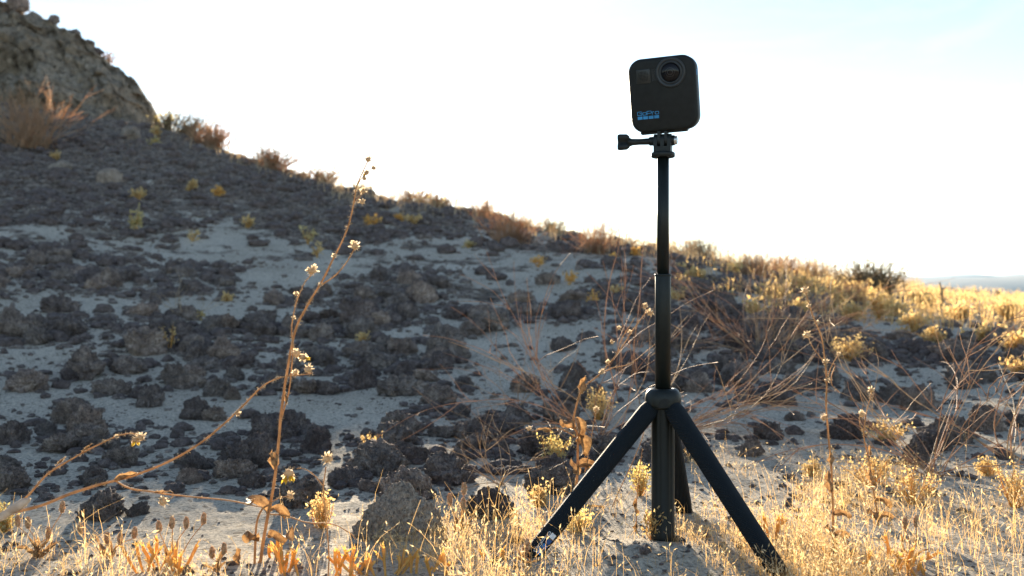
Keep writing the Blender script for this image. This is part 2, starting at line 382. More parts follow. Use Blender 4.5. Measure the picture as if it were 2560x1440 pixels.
def rock_verts(sub, seed, shape=(1, .9, .7), rough=1.0, peak=0.0):
    V, Fc = ICO[sub]; r = rs(seed); P = V.copy()
    P = P * (1 + .26 * fbm(V * 1.1 + seed, 3, seed))[:, None]
    for k in range(9):
        n = r.normal(size=3); n /= np.linalg.norm(n); d = r.uniform(.62, .92)
        P = P - np.maximum(0, P @ n - d)[:, None] * n * .85
    if peak: P[:, 2] += peak * np.exp(-(((P[:, 0] + .08) / .40) ** 2 + (P[:, 1] / .6) ** 2)) * (P[:, 2] > -.2)
    L = np.linalg.norm(P, axis=1)[:, None]; dr = P / L
    if sub >= 3:
        d1 = np.abs(fbm(P * 2.6 + seed, 4, seed + 3)); d2 = fbm(P * 6.5, 4, seed + 9, .6)
        P = P + dr * rough * (-.22 * (0.35 - d1) + .11 * d2)[:, None]
        wv = worley(P * 3.4 + seed, seed); P = P - dr * rough * (.14 * np.clip(.42 - wv, 0, 1))[:, None]
        wv = worley(P * 7.0 + seed, seed + 4); P = P - dr * rough * (.12 * np.clip(.45 - wv, 0, 1))[:, None]
        P = P + dr * (.045 * rough * fbm(P * 13, 2, seed + 21))[:, None]
    else:
        P = P + dr * (.34 * vnoise(P * 2.5 + seed, seed))[:, None]
    P = P * np.array(shape)
    return P, Fc

def rock_mesh(sub, seed, shape, mat, rough=1.0, peak=0):
    mb = MB(); P, Fc = rock_verts(sub, seed, shape, rough, peak)
    P = P / max(np.ptp(P[:, 0]), 1e-6) * 2.0
    mb.add(P, Fc); me = mb.mesh("rock", mat); return me, float(P[:, 2].max()), float(P[:, 2].min())

PROTO = [rock_mesh(5, 100 + i, (1, .85, [.55, .7, .45, .62, .5, .38][i % 6]), M['rock'], 1.7) for i in range(16)]
HERO = [rock_mesh(5, 300 + i, (1, .9, [.7, .8, .62, .9][i % 4]), M['rock'], 1.7, [0, .1, 0, .25][i % 4]) for i in range(8)]
HERO_PALE = [rock_mesh(5, 340 + i, (1, .9, .62), M['outcrop_stone'], .9) for i in range(3)]

placed = []
def put_rock(proto, loc, wid, hgt, rz, label, group=None, tilt=(0, 0), sink=.22):
    me, zt, zb = proto
    o = bpy.data.objects.new("rock", me); COL.objects.link(o)
    s = wid / 2; sz = hgt / (zt * (1 - sink) + .15)
    sz = min(sz, s * 1.35)
    o.scale = (s, s * .95, sz); o.rotation_euler = (tilt[0], tilt[1], rz)
    o.location = (loc[0], loc[1], loc[2] + sz * (zt * -.02) + sz * .12)
    tag(o, label, "rock", group); placed.append((loc[0], loc[1], s))
    return o

# the big pale boulder in the foreground
b = hit(990, 1372)
bm_ = rock_mesh(6, 911, (1.05, .8, .62), M['boulder'], .85, .60)
o = put_rock(bm_, (b.x, b.y + .05, b.z), 268 / F * b.y, 285 / F * b.y, R(14), "large pale grey-brown boulder with a blunt peak among the foreground grass, left of the tripod")
o.rotation_euler = (0, R(4), R(14))

HR = [  # column, base row, width, height, what it is
 (352, 890, 135, 82, "rounded dark rock with the small glowing yellow plant at its right side"),
 (432, 968, 92, 66, "dark upright rock just above the square pitted rock on the left slope"),
 (135, 785, 95, 66, "blocky paler rock with a flat top near the left edge"),
 (14, 850, 100, 135, "tall pale rock cut by the left edge of the picture"),
 (78, 842, 105, 66, "low dark rock leaning on the tall rock at the left edge"),
 (22, 1112, 105, 92, "jagged grey rock at the left edge above the thick silvery leaf"),
 (10, 1200, 85, 105, "dark craggy rock at the left edge, lowest of that pile"),
 (208, 1100, 104, 82, "crumbly dark rock alone on bare sand, lower left"),
 (176, 1038, 78, 60, "fist-sized rock on sand just above the crumbly dark rock"),
 (362, 1018, 92, 70, "square pitted rock on the left slope, above the long arching stem"),
 (268, 990, 96, 62, "dark rock left of the square pitted rock, one step further up"),
 (190, 945, 130, 62, "wide low rock with a broken top on the left slope"),
 (298, 1165, 92, 72, "round knobbly rock behind the drooping yellow flower of the left stem"),
 (618, 1170, 156, 122, "large rounded grey rock just left of the tall stalk"),
 (665, 1100, 130, 90, "dark rock behind the large rounded grey rock, touching the tall stalk"),
 (478, 1050, 78, 44, "left one of three small rocks in a row on sand"),
 (530, 1054, 70, 50, "middle one of three small rocks in a row on sand"),
 (575, 1000, 56, 34, "small rock above the row of three small rocks"),
 (1000, 990, 128, 108, "pointed pyramid-like rock in the middle of the slope"),
 (905, 975, 80, 62, "rock touching the left foot of the pyramid-like rock"),
 (1092, 1010, 92, 66, "rough rock at the right foot of the pyramid-like rock"),
 (1000, 1095, 125, 78, "broad dark rock on sand below the pyramid-like rock"),
 (1150, 1045, 62, 44, "small rock right of the broad dark rock"),
 (1118, 900, 112, 80, "domed rock on the slope above the pyramid-like rock and to its right"),
 (893, 818, 135, 82, "big hazy dark rock on the slope, right of the fluffy stalk"),
 (722, 838, 82, 60, "dark rock behind the fork of the tall stalk"),
 (772, 905, 80, 58, "rock right beside the tall stalk at its yellow withered bloom"),
 (548, 905, 92, 52, "flat-topped rock in the open sand left of the tall stalk"),
 (240, 1300, 132, 84, "dark rock behind the long arching stem, bottom left"),
 (340, 1290, 62, 52, "small dark rock to the right of the rock at bottom left"),
 (748, 1272, 138, 66, "low dark rock behind the yellow flower and the tall stalk"),
 (785, 1133, 78, 48, "dark rock on a patch of sunlit sand right of the tall stalk"),
 (930, 1190, 130, 56, "long flat rock just behind the pale boulder"),
 (748, 1078, 58, 36, "small rock on sunlit sand right beside the tall stalk"),
 (480, 1180, 90, 42, "low broken rock under the long arching stem"),
 (1108, 1196, 60, 42, "small dark rock behind the seed spikes, right of the boulder"),
 (1390, 1238, 140, 84, "dark rock half hidden by the left tripod leg"),
 (1290, 1060, 90, 100, "mossy-looking dark rock behind the thin bare twigs"),
 (1405, 1062, 110, 70, "reddish dark rock behind the withered stalk left of the pole"),
 (1225, 1295, 120, 60, "dark rock in the grass between the boulder and the left tripod leg"),
 (1928, 1100, 84, 52, "rounded rock on sand to the right of the tripod leg"),
 (1885, 1142, 70, 34, "low pale rock right of the tripod's right leg"),
 (1990, 1052, 58, 44, "small upright rock on sand, right of the tripod"),
 (1982, 985, 60, 46, "rock between the tripod and the tall right-hand stalk"),
 (1870, 1010, 70, 50, "rock amid the arching twigs right of the pole"),
 (2130, 1100, 116, 62, "wide dark rock behind the two right-hand stalks"),
 (2345, 1130, 110, 92, "tall dark rock behind the bare shrub on the right"),
 (2300, 1160, 70, 46, "dark rock leaning in front of the tall dark rock on the right"),
 (2250, 1010, 90, 56, "dark rock behind the bare shrub near the right edge"),
 (2480, 1080, 110, 60, "dark rock at the right edge behind the bare shrub"),
 (2440, 960, 120, 66, "wide dark rock near the right edge below the golden grass"),
 (1940, 860, 110, 72, "dark rock in the shade right of the pole, below the brown brush"),
 (1825, 930, 90, 56, "dark rock close behind the pole on its right"),
 (2075, 960, 80, 50, "dark rock just right of the tall right-hand stalk's middle"),
 (1560, 930, 80, 50, "dark rock close behind the pole on its left"),
 (1440, 970, 84, 50, "dark rock in the open sand left of the withered stalk"),
 (1235, 830, 110, 70, "dark mound-like rock in the centre of the slope"),
 (1050, 760, 100, 60, "dark rock high in the middle of the slope"),
]
for i, (px, py, wd, hg, lab) in enumerate(HR):
    p = hit(px, py); r = rs(500 + i)
    put_rock(HERO[i % 8], (p.x, p.y + wd / F * p.y * .3, gz(p.x, p.y + wd / F * p.y * .3)), wd / F * p.y * 1.06, hg / F * p.y * 1.1, r.uniform(0, 6.28), lab, tilt=r.uniform(-.15, .15, 2))
for i, (px, py, wd, hg, lab) in enumerate([
 (275, 455, 70, 40, "pale rounded boulder among dark rocks high on the left slope"),
 (328, 345, 60, 30, "pale grey boulder just below the rock outcrop"),
 (155, 175 + 250, 60, 26, "pale flat boulder beside the brown brush on the upper left"),
 (1722, 668, 30, 22, "pale little boulder on the ridge just right of the pole"),
]):
    p = hit(px, py); put_rock(HERO_PALE[i % 3], p, wd / F * p.y, hg / F * p.y * 1.1, i * 1.7, lab)

# the strewn field: positions drawn in ground coordinates, thicker towards the ridge
r = rs(77); cand = []
big = []; small = []
m = 230000
d_ = 1.15 * (12.0 / 1.15) ** r.uniform(size=m); x_ = r.uniform(-.60, .60, m) * d_; z_ = ground(x_, d_)
px_ = 1280 + F * x_ / d_; py_ = HY - (z_ - H) / d_ * F
s_ = np.minimum(r.pareto(2.3, m) * .0100 + .0066, .052) * (.72 + .10 * np.minimum(d_, 6.5))
cv = np.interp(py_, [380, 520, 620, 760, 900, 1050, 1200, 1320], [1.0, .96, .82, .58, .36, .20, .11, .06])
cv = np.where(px_ < 850, cv * np.interp(py_, [860, 980], [1, .6]), cv)
cv = np.where(px_ > 1650, cv * np.interp(py_, [600, 700, 800, 900, 1000, 1100, 1200], [.9, .95, 1.7, 2.1, 1.8, .9, .3]), cv)
cv = np.where((px_ > 2150) & (py_ < 830), cv * .10, cv)
cl = .60 + .95 * vnoise(np.stack([x_ * 2.1, d_ * 2.1, x_ * 0 + 1], 1), 55) + .45 * vnoise(np.stack([x_ * 6, d_ * 6, x_ * 0 + 1], 1), 56)
cl = cl + np.clip((620 - py_) / 200, 0, .8)
ok = (r.uniform(size=m) < cv * np.clip(cl, .06, 1.25)) & (py_ > 120) & ~((d_ < 1.3) & (x_ > -.05) & (x_ < .35))
for x, d, z, s, px, py in zip(x_[ok], d_[ok], z_[ok], s_[ok], px_[ok], py_[ok]):
    w_px = s * 2 * F / d
    if w_px > 26 and any((x - a) ** 2 + (d - b_) ** 2 < (s * .38 + c * .42) ** 2 for a, b_, c in placed): continue
    
    (big if w_px > 20 else small).append((x, d, z, s, w_px, px, py))
    if w_px > 26: placed.append((x, d, s))
    if len(big) + len(small) > 26000: break
big.sort(key=lambda e: -e[4]); NB = 300 - len(HR) - 5
def zone(px, py, w_px):
    size = "larger" if w_px > 62 else "middle-sized" if w_px > 44 else "small"
    if py < 470: where = "on the steep slope under the outcrop" if px < 620 else "near the skyline of the ridge"
    elif px < 330: where = "on the shaded far-left slope" if py < 800 else "on the sand at far left"
    elif px < 720: where = "high up left of the stalk" if py < 720 else "on sand left of the stalk"
    elif px < 1150: where = "high up behind the tall stalk" if py < 720 else "on sand right of the stalk"
    elif px < 1640: where = "high up left of the pole" if py < 760 else "on shaded sand left of the pole"
    elif px < 2100: where = "on the ridge right of the pole" if py < 760 else "on the bank right of the pole"
    else: where = "among golden grass by the edge" if py < 800 else "behind the bare right-hand shrub"
    return size, where
ORD = "first second third fourth fifth sixth seventh eighth ninth tenth eleventh twelfth thirteenth fourteenth fifteenth sixteenth seventeenth eighteenth nineteenth twentieth twenty-first twenty-second twenty-third twenty-fourth twenty-fifth".split()
zs = {}
for i, e in enumerate(big[:NB]): zs.setdefault(zone(e[5], e[6], e[4]), []).append((e[5], i))
lab_ = {}
for (size, where), L_ in zs.items():
    L_.sort()
    for q, (_, i) in enumerate(L_):
        if len(L_) <= 25:
            lab_[i] = (f"{ORD[q]} from left of the {size} dark rocks {where}" if len(L_) > 1 else f"only {size} dark rock {where}")
        else:
            h_ = "upper" if big[i][6] < np.median([big[j][6] for _, j in L_]) else "lower"
            sub = [j for _, j in L_ if (big[j][6] < np.median([big[jj][6] for _, jj in L_])) == (h_ == "upper")]
            k_ = sub.index(i); lab_[i] = f"{ORD[k_]} from left of the {h_} {size} dark rocks {where}" if k_ < 25 else f"{size} dark rock further right {where}, {h_} part"
for i, e in enumerate(big[:NB]):
    x, d, z, s, w_px, px, py = e; size, where = zone(px, py, w_px)
    put_rock(PROTO[i % 16], (x, d, z), 2 * s, s * r.uniform(.75, 1.25), r.uniform(0, 6.28), lab_[i], f"{size} dark rocks {where}", r.uniform(-.35, .35, 2))
small += big[NB:]

def rubble_stuff(name, items, sub, seed, label):
    vs = [rock_verts(sub, seed + k, (1, .85, .6), 1.8) for k in range(16)]; mb = MB(); rr = rs(seed)
    for q, (x, y, z, s) in enumerate(items):
        P, Fc = vs[q % 16]; a = rr.uniform(0, 6.28); c_, s_ = math.cos(a), math.sin(a)
        Q = P * s * np.array([1, rr.uniform(.7, 1.1), rr.uniform(.7, 1.15)])
        Q = np.stack([Q[:, 0] * c_ - Q[:, 1] * s_, Q[:, 0] * s_ + Q[:, 1] * c_, Q[:, 2]], 1) + [x, y, z + s * .1]
        mb.add(Q, Fc)
    o = mb.build(name, M['rubble'], smooth=(sub >= 3)); tag(o, label, name.replace("_", " ").split(".")[0], kind='stuff')
small.sort(key=lambda e: -e[4]); S4 = [(e[0], e[1], e[2], e[3]) for e in small]
n1 = min(1900, sum(1 for e in small if e[4] > 11)); n2 = min(n1 + 8600, sum(1 for e in small if e[4] > 5))
print("FIELD", len(big), len(small), n1, n2)
rubble_stuff("rubble", S4[:n1], 3, 21, "dark volcanic rubble strewn thickly over the shaded slope between the larger rocks")
rubble_stuff("broken_stones", S4[n1:n2], 2, 41, "small broken dark stones scattered all over the sandy slope")
rubble_stuff("stone_chips", S4[n2:], 1, 51, "tiniest chips of stone scattered over the slope up to the skyline")
# pebbles and crumbs close to the lens
it = []
for k in range(9000):
    d = .75 * (5.5 / .75) ** r.uniform(); x = r.uniform(-.58, .58) * d
    if vnoise(np.array([[x * 5, d * 5, 4.]]), 91)[0] < r.uniform(-.7, .6): continue
    it.append((x, d, 0, min(.0015 + r.pareto(2.2) * .0015, .009) * (0.8 + .25 * d)))
A_ = np.array(it); zz = ground(A_[:, 0], A_[:, 1]); it = [(a[0], a[1], zz[i], a[3]) for i, a in enumerate(it)]
rubble_stuff("pebbles", it, 1, 61, "tiny dark pebbles and crumbs of rock lying on the sand")

# rock outcrop on the upper left
def outcrop():
    top = lambda px: np.interp(px, [-500, -150, 0, 60, 120, 200, 250, 300, 350, 385, 410, 440], [-235, -68, 16, 42, 78, 122, 152, 196, 240, 276, 300, 330])
    us = np.linspace(-560, 436, 300); ts = np.linspace(0, 1, 150); mb = MB()
    U, T = np.meshgrid(us, ts); D0, D1 = 10.2, 13.5
    D = D0 + (D1 - D0) * T; d_top = 11.9
    zt = H + (HY - top(U)) / F * d_top
    z0 = ground((U.ravel() - 1280) / F * D0, np.full(U.size, D0), False).reshape(U.shape) - .25
    s = np.clip((D - D0) / (d_top - D0), 0, 1); back = np.clip((D - d_top) / (D1 - d_top), 0, 1)
    edge = np.clip((436 - U) / 60, 0, 1) ** .5
    Z = z0 + (zt - z0) * np.sin(s * math.pi / 2) ** .8 * edge - back ** 2 * (zt - z0 + .6)
    X = (U - 1280) / F * D
    V = np.stack([X.ravel(), D.ravel(), Z.ravel()], 1)
    a = fbm(V * 1.3, 4, 5); b2 = np.abs(fbm(V * 3.2, 4, 15)); c2 = fbm(V * 9, 4, 25)
    led = worley(V * [1.1, 1.1, 2.2] + 3, 7); led2 = worley(V * 3.1, 9)
    V[:, 1] -= .38 * a + .30 * (b2 - .2) + .10 * c2 - .55 * (led - .5) - .16 * (led2 - .5); V[:, 2] += (.14 * a - .12 * (b2 - .2) + .07 * c2 - .13 * (led - .5))
    n_ = len(us); i = np.arange(len(ts) - 1)[:, None] * n_; j = np.arange(n_ - 1)[None, :]
    mb.add(V, np.stack([i + j, i + j + 1, i + n_ + j + 1, i + n_ + j], -1).reshape(-1, 4))
    o = mb.build("rock_outcrop", M['outcrop']); tag(o, "big weathered grey-brown rock outcrop crowning the hill at upper left", "rock outcrop")
outcrop()
for (px, py, wd, hg, lab) in [(185, 98, 40, 28, "dark rock on the skyline, topmost of those on the outcrop's edge"), (222, 122, 40, 32, "squarish dark rock jutting from the outcrop's skyline"), (246, 140, 30, 20, "small dark rock on the outcrop's skyline just above a brown bush"), (135, 62, 34, 20, "low dark rock on the skyline near the top left corner"), (45, 22, 60, 34, "dark rock at the very top left corner of the hill")]:
    d = 11.3; p = at(px, py - 9, d); put_rock(PROTO[int(px) % 16], p, wd / F * d, hg / F * d * 1.25, px, lab)

# ------------------------------------------------------------------ tripod
black = simple("black_plastic", (.007, .010, .009), .45, 0, .35)
tubeM = simple("black_anodised_tube", (.007, .010, .009), .42, 0.0, .32)
rubber, rt, rp = mat_new("ribbed_black_rubber"); rp.inputs["Base Color"].default_value = (.007, .011, .015, 1); rp.inputs["Roughness"].default_value = .75; rp.inputs["Specular IOR Level"].default_value = .22
c_ = coords(rt, "UV"); wv = N(rt, "ShaderNodeTexWave", Scale=1.0, Distortion=1.2); wv.bands_direction = 'DIAGONAL'
mp = N(rt, "ShaderNodeMapping"); mp.inputs["Scale"].default_value = (260, 260, 260); rt.links.new(coords(rt, "Object"), mp.inputs[0]); rt.links.new(mp.outputs[0], wv.inputs[0])
bb = N(rt, "ShaderNodeBump", Strength=.7, Distance=.0006); rt.links.new(wv.outputs[1], bb.inputs["Height"]); rt.links.new(bb.outputs[0], rp.inputs["Normal"])
metal = simple("brushed_steel", (.55, .53, .50), .3, 1.0)
blue = simple("sky_blue_print", (.02, .24, .52), .5, bump=0)
blue2 = simple("mid_blue_print", (.02, .18, .50), .5, bump=0)
blue3 = simple("dark_blue_print", (.015, .07, .22), .5, bump=0)
white = simple("white_print", (.7, .72, .75), .5, bump=0)
glass, gt, gp = mat_new("lens_glass"); gp.inputs["Base Color"].default_value = (.006, .005, .006, 1); gp.inputs["Roughness"].default_value = .06
gp.inputs["Coat Weight"].default_value = 0.0; gp.inputs["Specular IOR Level"].default_value = .25

TX, TY = (1657.5 - 1280) / F * .95, .95
def Zt(py): return H + (HY - py) / F * .95
S = .95 / F          # metres per photograph pixel at the tripod
tri = empty("tripod", (TX, TY, gz(TX, TY)))
tag(tri, "black telescoping mini tripod with three spread legs standing on sand", "tripod")

def lathe(mb, cx, cy, prof, n=40, mat=0, axis='z', o=(0, 0, 0)):
    ang = np.arange(n) * 2 * math.pi / n; prof = np.array(prof, float); K = len(prof)
    rr_, hh = prof[:, 0], prof[:, 1]
    V = np.zeros((K, n, 3)); V[..., 0] = cx + rr_[:, None] * np.cos(ang); V[..., 1] = cy + rr_[:, None] * np.sin(ang); V[..., 2] = hh[:, None]
    i = np.arange(K - 1)[:, None] * n; j = np.arange(n)[None, :]; j2 = (j + 1) % n
    base = mb.n; mb.add(V.reshape(-1, 3), np.stack([i + j, i + j2, i + n + j2, i + n + j], -1).reshape(-1, 4), mat)
    for e, rev in ((0, True), (K - 1, False)):
        f = [base + e * n + q for q in range(n)]; mb.f.append(np.array([f[::-1] if rev else f])); mb.m.append(np.array([mat]))

mb = MB(); lathe(mb, TX, TY, [(15.0 * S, Zt(690)), (15.0 * S, Zt(392))]); mb.build("upper_tube", tubeM, tri)
mb = MB(); lathe(mb, TX, TY, [(19.5 * S, Zt(985)), (19.5 * S, Zt(688)), (18.8 * S, Zt(686.5)), (15.6 * S, Zt(686))]); mb.build("lower_tube", tubeM, tri)
mb = MB(); lathe(mb, TX, TY, [(20.4 * S, Zt(690.5)), (20.9 * S, Zt(689.5)), (20.9 * S, Zt(686)), (20 * S, Zt(685)), (15.4 * S, Zt(685))]); mb.build("locking_ring", tubeM, tri)
# collar
mb = MB(); lathe(mb, TX, TY, [(30 * S, Zt(1022)), (43 * S, Zt(1017)), (45 * S, Zt(1010)), (45 * S, Zt(995)), (43 * S, Zt(984)), (38 * S, Zt(975)), (31 * S, Zt(970.5)), (24 * S, Zt(971)), (22 * S, Zt(976)), (20.5 * S, Zt(985)), (20 * S, Zt(1010))], 56)
mb.build("collar", black, tri)
# recessed arch on the front of the collar
mb = MB(); a_ = np.linspace(0, math.pi, 16); pts = []
for k, aa in enumerate(a_):
    xx = 17 * S * math.cos(aa); zz_ = Zt(1014) + 22 * S * math.sin(aa); rr_ = 45.6 * S if zz_ < Zt(994) else 45.6 * S - (zz_ - Zt(994)) * .28
    pts.append((TX + xx - 2 * S, TY - math.sqrt(rr_ ** 2 - xx ** 2), zz_))
cen = (TX - 2 * S, TY - 45.6 * S, Zt(1014)); V = [cen] + pts
mb.add(np.array(V), np.array([[0, k + 1, k + 2] for k in range(len(pts) - 1)])); mb.build("thumb_notch", simple("matt_black", (.008, .009, .008), .8), tri)
# centre column with two grooves
def column():
    mb = MB(); n = 72; ang = np.arange(n) * 2 * math.pi / n; rad = np.full(n, 29.5 * S)
    for g0 in (-116, -58, 62, 120, 180, 0):
        rad -= 1.5 * S * np.exp(-((((np.degrees(ang) - g0 + 180) % 360 - 180)) / 6.5) ** 2)
    rows = [(1365, .90), (1361, 1.0), (1330, 1.03), (1328, .985), (1012, .985)]; V = []
    for (py, k) in rows: V += [(TX + math.cos(a) * q * k, TY + math.sin(a) * q * k, Zt(py)) for a, q in zip(ang, rad)]
    i = np.arange(len(rows) - 1)[:, None] * n; j = np.arange(n)[None, :]; j2 = (j + 1) % n
    mb.add(np.array(V), np.stack([i + j, i + j2, i + n + j2, i + n + j], -1).reshape(-1, 4))
    mb.build("centre_column", simple("satin_black_column", (.005, .006, .004), .5, 0, .3), tri)
column()
def leg_part(foot, ang_deg, label=None):
    """one leg: a curved shell, from the collar out to its foot"""
    a = math.radians(ang_deg); out_ = np.array([math.cos(a), math.sin(a), 0]); side = np.array([-math.sin(a), math.cos(a), 0])
    top = np.array([TX, TY, Zt(1012)]) + out_ * 26 * S; foot = np.array(foot); ax = (foot - top); L = np.linalg.norm(ax); ax /= L
    nrm = np.cross(side, ax); nrm /= np.linalg.norm(nrm)
    if nrm[2] < 0: nrm = -nrm
    n = 28; ts = [0, .015, .05, .2, .4, .6, .8, .93, .975, .995, 1.0]; V = []
    for t in ts:
        e = 1.0
        if t < .05: e = .72 + .28 * math.sqrt(t / .05)
        if t > .975: e = [.97, .88, .70][ts.index(t) - 8] if t >= .975 and ts.index(t) >= 8 else 1
        wd = (25 - 2.5 * t) * S * e; th = (24.0 - 3.5 * t) * S * e
        c = top + ax * L * t
        for k in range(n):
            q = 2 * math.pi * k / n; cx_, cy_ = math.cos(q), math.sin(q)
            sx = abs(cx_) ** .72 * math.copysign(1, cx_); sy = abs(cy_) ** .8 * math.copysign(1, cy_)
            oy = th * sy if sy > 0 else th * sy * .85
            oy -= .12 * th * sx * sx
            V.append(c + side * wd * sx + nrm * oy)
    K = len(ts); i = np.arange(K - 1)[:, None] * n; j = np.arange(n)[None, :]; j2 = (j + 1) % n
    mb = MB(); mb.add(np.array(V), np.stack([i + j, i + j2, i + n + j2, i + n + j], -1).reshape(-1, 4))
    mb.f.append(np.array([[k for k in range(n)][::-1]])); mb.m.append(np.array([0]))
    mb.f.append(np.array([[(K - 1) * n + k for k in range(n)]])); mb.m.append(np.array([0]))
    o = mb.build("leg", rubber, tri)
    if label: o['label'] = label
    mb = MB(); tube(mb, [top - side * 17 * S + nrm * 1 * S, top + side * 17 * S + nrm * 1 * S], 9 * S, 20); mb.build("hinge", black, o)
    return o, top, foot, ax, nrm, side, L
def foot_at(px, py, d): return at(px, py, d)
legL = leg_part(foot_at(1322, 1398, .905), 194, "leg with blue and white printed logo near its foot")
legR = leg_part(foot_at(1956, 1446, .848), 311)
legB = leg_part(foot_at(1714, 1292, 1.07), 71)

# flat marks (text, squares) as thin raised print
def text_mesh(s, wid, hgt):
    cu = bpy.data.curves.new("t", 'FONT'); cu.body = s; cu.extrude = 0; cu.offset = 0.006; cu.resolution_u = 3
    ob = bpy.data.objects.new("t", cu); COL.objects.link(ob); bpy.context.view_layer.update()
    me = bpy.data.meshes.new_from_object(ob.evaluated_get(bpy.context.evaluated_depsgraph_get()))
    bpy.data.objects.remove(ob); V = np.array([v.co[:] for v in me.vertices]); 
    V[:, :2] -= V[:, :2].min(0); sz = V[:, :2].max(0); V[:, 0] = (V[:, 0] / sz[0] - .5) * wid; V[:, 1] = (V[:, 1] / sz[1] - .5) * hgt; V[:, 2] = 0
    for v, c in zip(me.vertices, V): v.co = c
    return me
def stroke_logo(wid, hgt, t):
    """the five wide round letters drawn as strokes"""
    L = {'G': [[(.95, .85), (.85, 1), (.15, 1), (0, .85), (0, .15), (.15, 0), (.95, 0), (.95, .5), (.5, .5)]],
         'o': [[(.12, .72), (0, .6), (0, .12), (.12, 0), (.88, 0), (1, .12), (1, .6), (.88, .72), (.12, .72)]],
         'P': [[(0, 0), (0, 1), (.85, 1), (1, .87), (1, .52), (.85, .38), (0, .38)]],
         'r': [[(0, 0), (0, .58), (.18, .72), (.8, .72)]]}
    wds = [1.25, .95, 1.2, .6, .95]; gap = .22; tot = sum(wds) + gap * 4; x = 0; mb = MB(); hw = t / 2
    for ch, cw in zip("GoPro", wds):
        for pl in L[ch]:
            P = [((x + a * cw) / tot * wid - wid / 2, b_ * hgt - hgt / 2) for a, b_ in pl]
            for (a, b_) in zip(P[:-1], P[1:]):
                dx, dy = b_[0] - a[0], b_[1] - a[1]; l = math.hypot(dx, dy); nx, ny = -dy / l * hw, dx / l * hw; ex, ey = dx / l * hw * .8, dy / l * hw * .8
                mb.add([(a[0] - ex + nx, a[1] - ey + ny, 0), (a[0] - ex - nx, a[1] - ey - ny, 0), (b_[0] + ex - nx, b_[1] + ey - ny, 0), (b_[0] + ex + nx, b_[1] + ey + ny, 0)], [[0, 1, 2, 3]])
        x += cw + gap
    # tiny offsets keep overlapping strokes from lying in one plane
    for k, v in enumerate(mb.v): v[:, 2] += (k % 7) * 4e-6
    return mb
def frame_obj(o, org, ex, ey):
    ex = Vector(ex).normalized(); ez = ex.cross(Vector(ey)).normalized(); ey = ez.cross(ex)
    m = Matrix(((ex.x, ey.x, ez.x, org[0]), (ex.y, ey.y, ez.y, org[1]), (ex.z, ey.z, ez.z, org[2]), (0, 0, 0, 1)))
    return m
def bake(mb, m):
    A = np.array(m); 
    for k, v in enumerate(mb.v): mb.v[k] = v @ A[:3, :3].T + A[:3, 3]
    return mb
_, ltop, lfoot, lax, lnrm, lside, LL = legL
cside = lside if lside[1] < 0 else -lside          # the edge of the leg that faces the lens
fdir = np.array((0.0, 0.0, 0.0)) + lnrm * .35 + cside * .94
fdir /= np.linalg.norm(fdir)
upd = np.cross(lax, fdir)                           # across the leg
if upd[2] < 0: upd = -upd

mats4 = [blue, blue2, blue3, white]
leg_obj = legL[0]

# ------------------------------------------------------------------ camera mount on top of the pole
mb = MB(); lathe(mb, TX, TY, [(27 * S, Zt(394)), (29.5 * S, Zt(392)), (30 * S, Zt(386)), (29 * S, Zt(382)), (24 * S, Zt(380))], 40); mb.build("flange", black, tri)
YAW = R(-17)
def head_m(px, py): return Matrix.Translation(Vector((TX + (px - 1657.5) * S, TY, Zt(py)))) @ Matrix.Rotation(YAW, 4, 'Z')
mh = head_m(1657.5, 352)
def box(mb, c, s, mat=0):
    c = np.array(c); s = np.array(s) / 2
    V = np.array([[a, b_, c2] for a in (-1, 1) for b_ in (-1, 1) for c2 in (-1, 1)]) * s + c
    mb.add(V, [[0, 1, 3, 2], [4, 6, 7, 5], [0, 4, 5, 1], [2, 3, 7, 6], [0, 2, 6, 4], [1, 5, 7, 3]], mat)
def prong(mb, x0, x1, zc, r_, zbot, flip=1, n=14):
    """a flat rounded finger: half disc on top of a shank"""
    pts = [(-r_, zbot)] + [(-r_ * math.cos(math.pi * k / n), zc + flip * r_ * math.sin(math.pi * k / n)) for k in range(n + 1)] + [(r_, zbot)]
    K = len(pts); V = [(x0, a, b_) for a, b_ in pts] + [(x1, a, b_) for a, b_ in pts]
    base = mb.n; mb.add(V, [[k, (k + 1) % K, K + (k + 1) % K, K + k] for k in range(K)])
    mb.f.append(np.array([[base + k for k in range(K)][::-1]])); mb.m.append(np.array([0]))
    mb.f.append(np.array([[base + K + k for k in range(K)]])); mb.m.append(np.array([0]))
for xc in (-17, 0, 17):
    mb = MB(); prong(mb, (xc - 4.6) * S, (xc + 4.6) * S, 0, 17 * S, -16 * S); bake(mb, mh); mb.build("mount_prong", black, tri, smooth=False)
mb = MB(); box(mb, (0, 0, -23 * S), (43 * S, 32 * S, 15 * S)); bake(mb, mh); mb.build("mount_block", black, tri, smooth=False)
# thumb screw
mb = MB(); tube(mb, [(x * S, 0, 0) for x in (22, -20, -26, -60, -78, -88)], [4 * S, 9 * S, 8.6 * S, 7.6 * S, 8.6 * S, 13 * S], 18)
tube(mb, [(x * S, 0, 0) for x in (-21, -34)], [11.5 * S, 10.8 * S], 18); bake(mb, mh); ts_ = mb.build("thumb_screw", black, tri)
mb = MB(); pts = []
for k in range(36):
    q = 2 * math.pi * k / 36 + .35; rr_ = (15.5 + 7.5 * math.cos(3 * q)) * S; pts.append((math.cos(q) * rr_, math.sin(q) * rr_))
V = []
for (x, k) in ((-84, .72), (-90, .95), (-108, 1.0), (-113, .9)): V += [(x * S, a * k, b_ * k) for a, b_ in pts]
i = np.arange(3)[:, None] * 36; j = np.arange(36)[None, :]; mb.add(V, np.stack([i + j, i + (j + 1) % 36, i + 36 + (j + 1) % 36, i + 36 + j], -1).reshape(-1, 4))
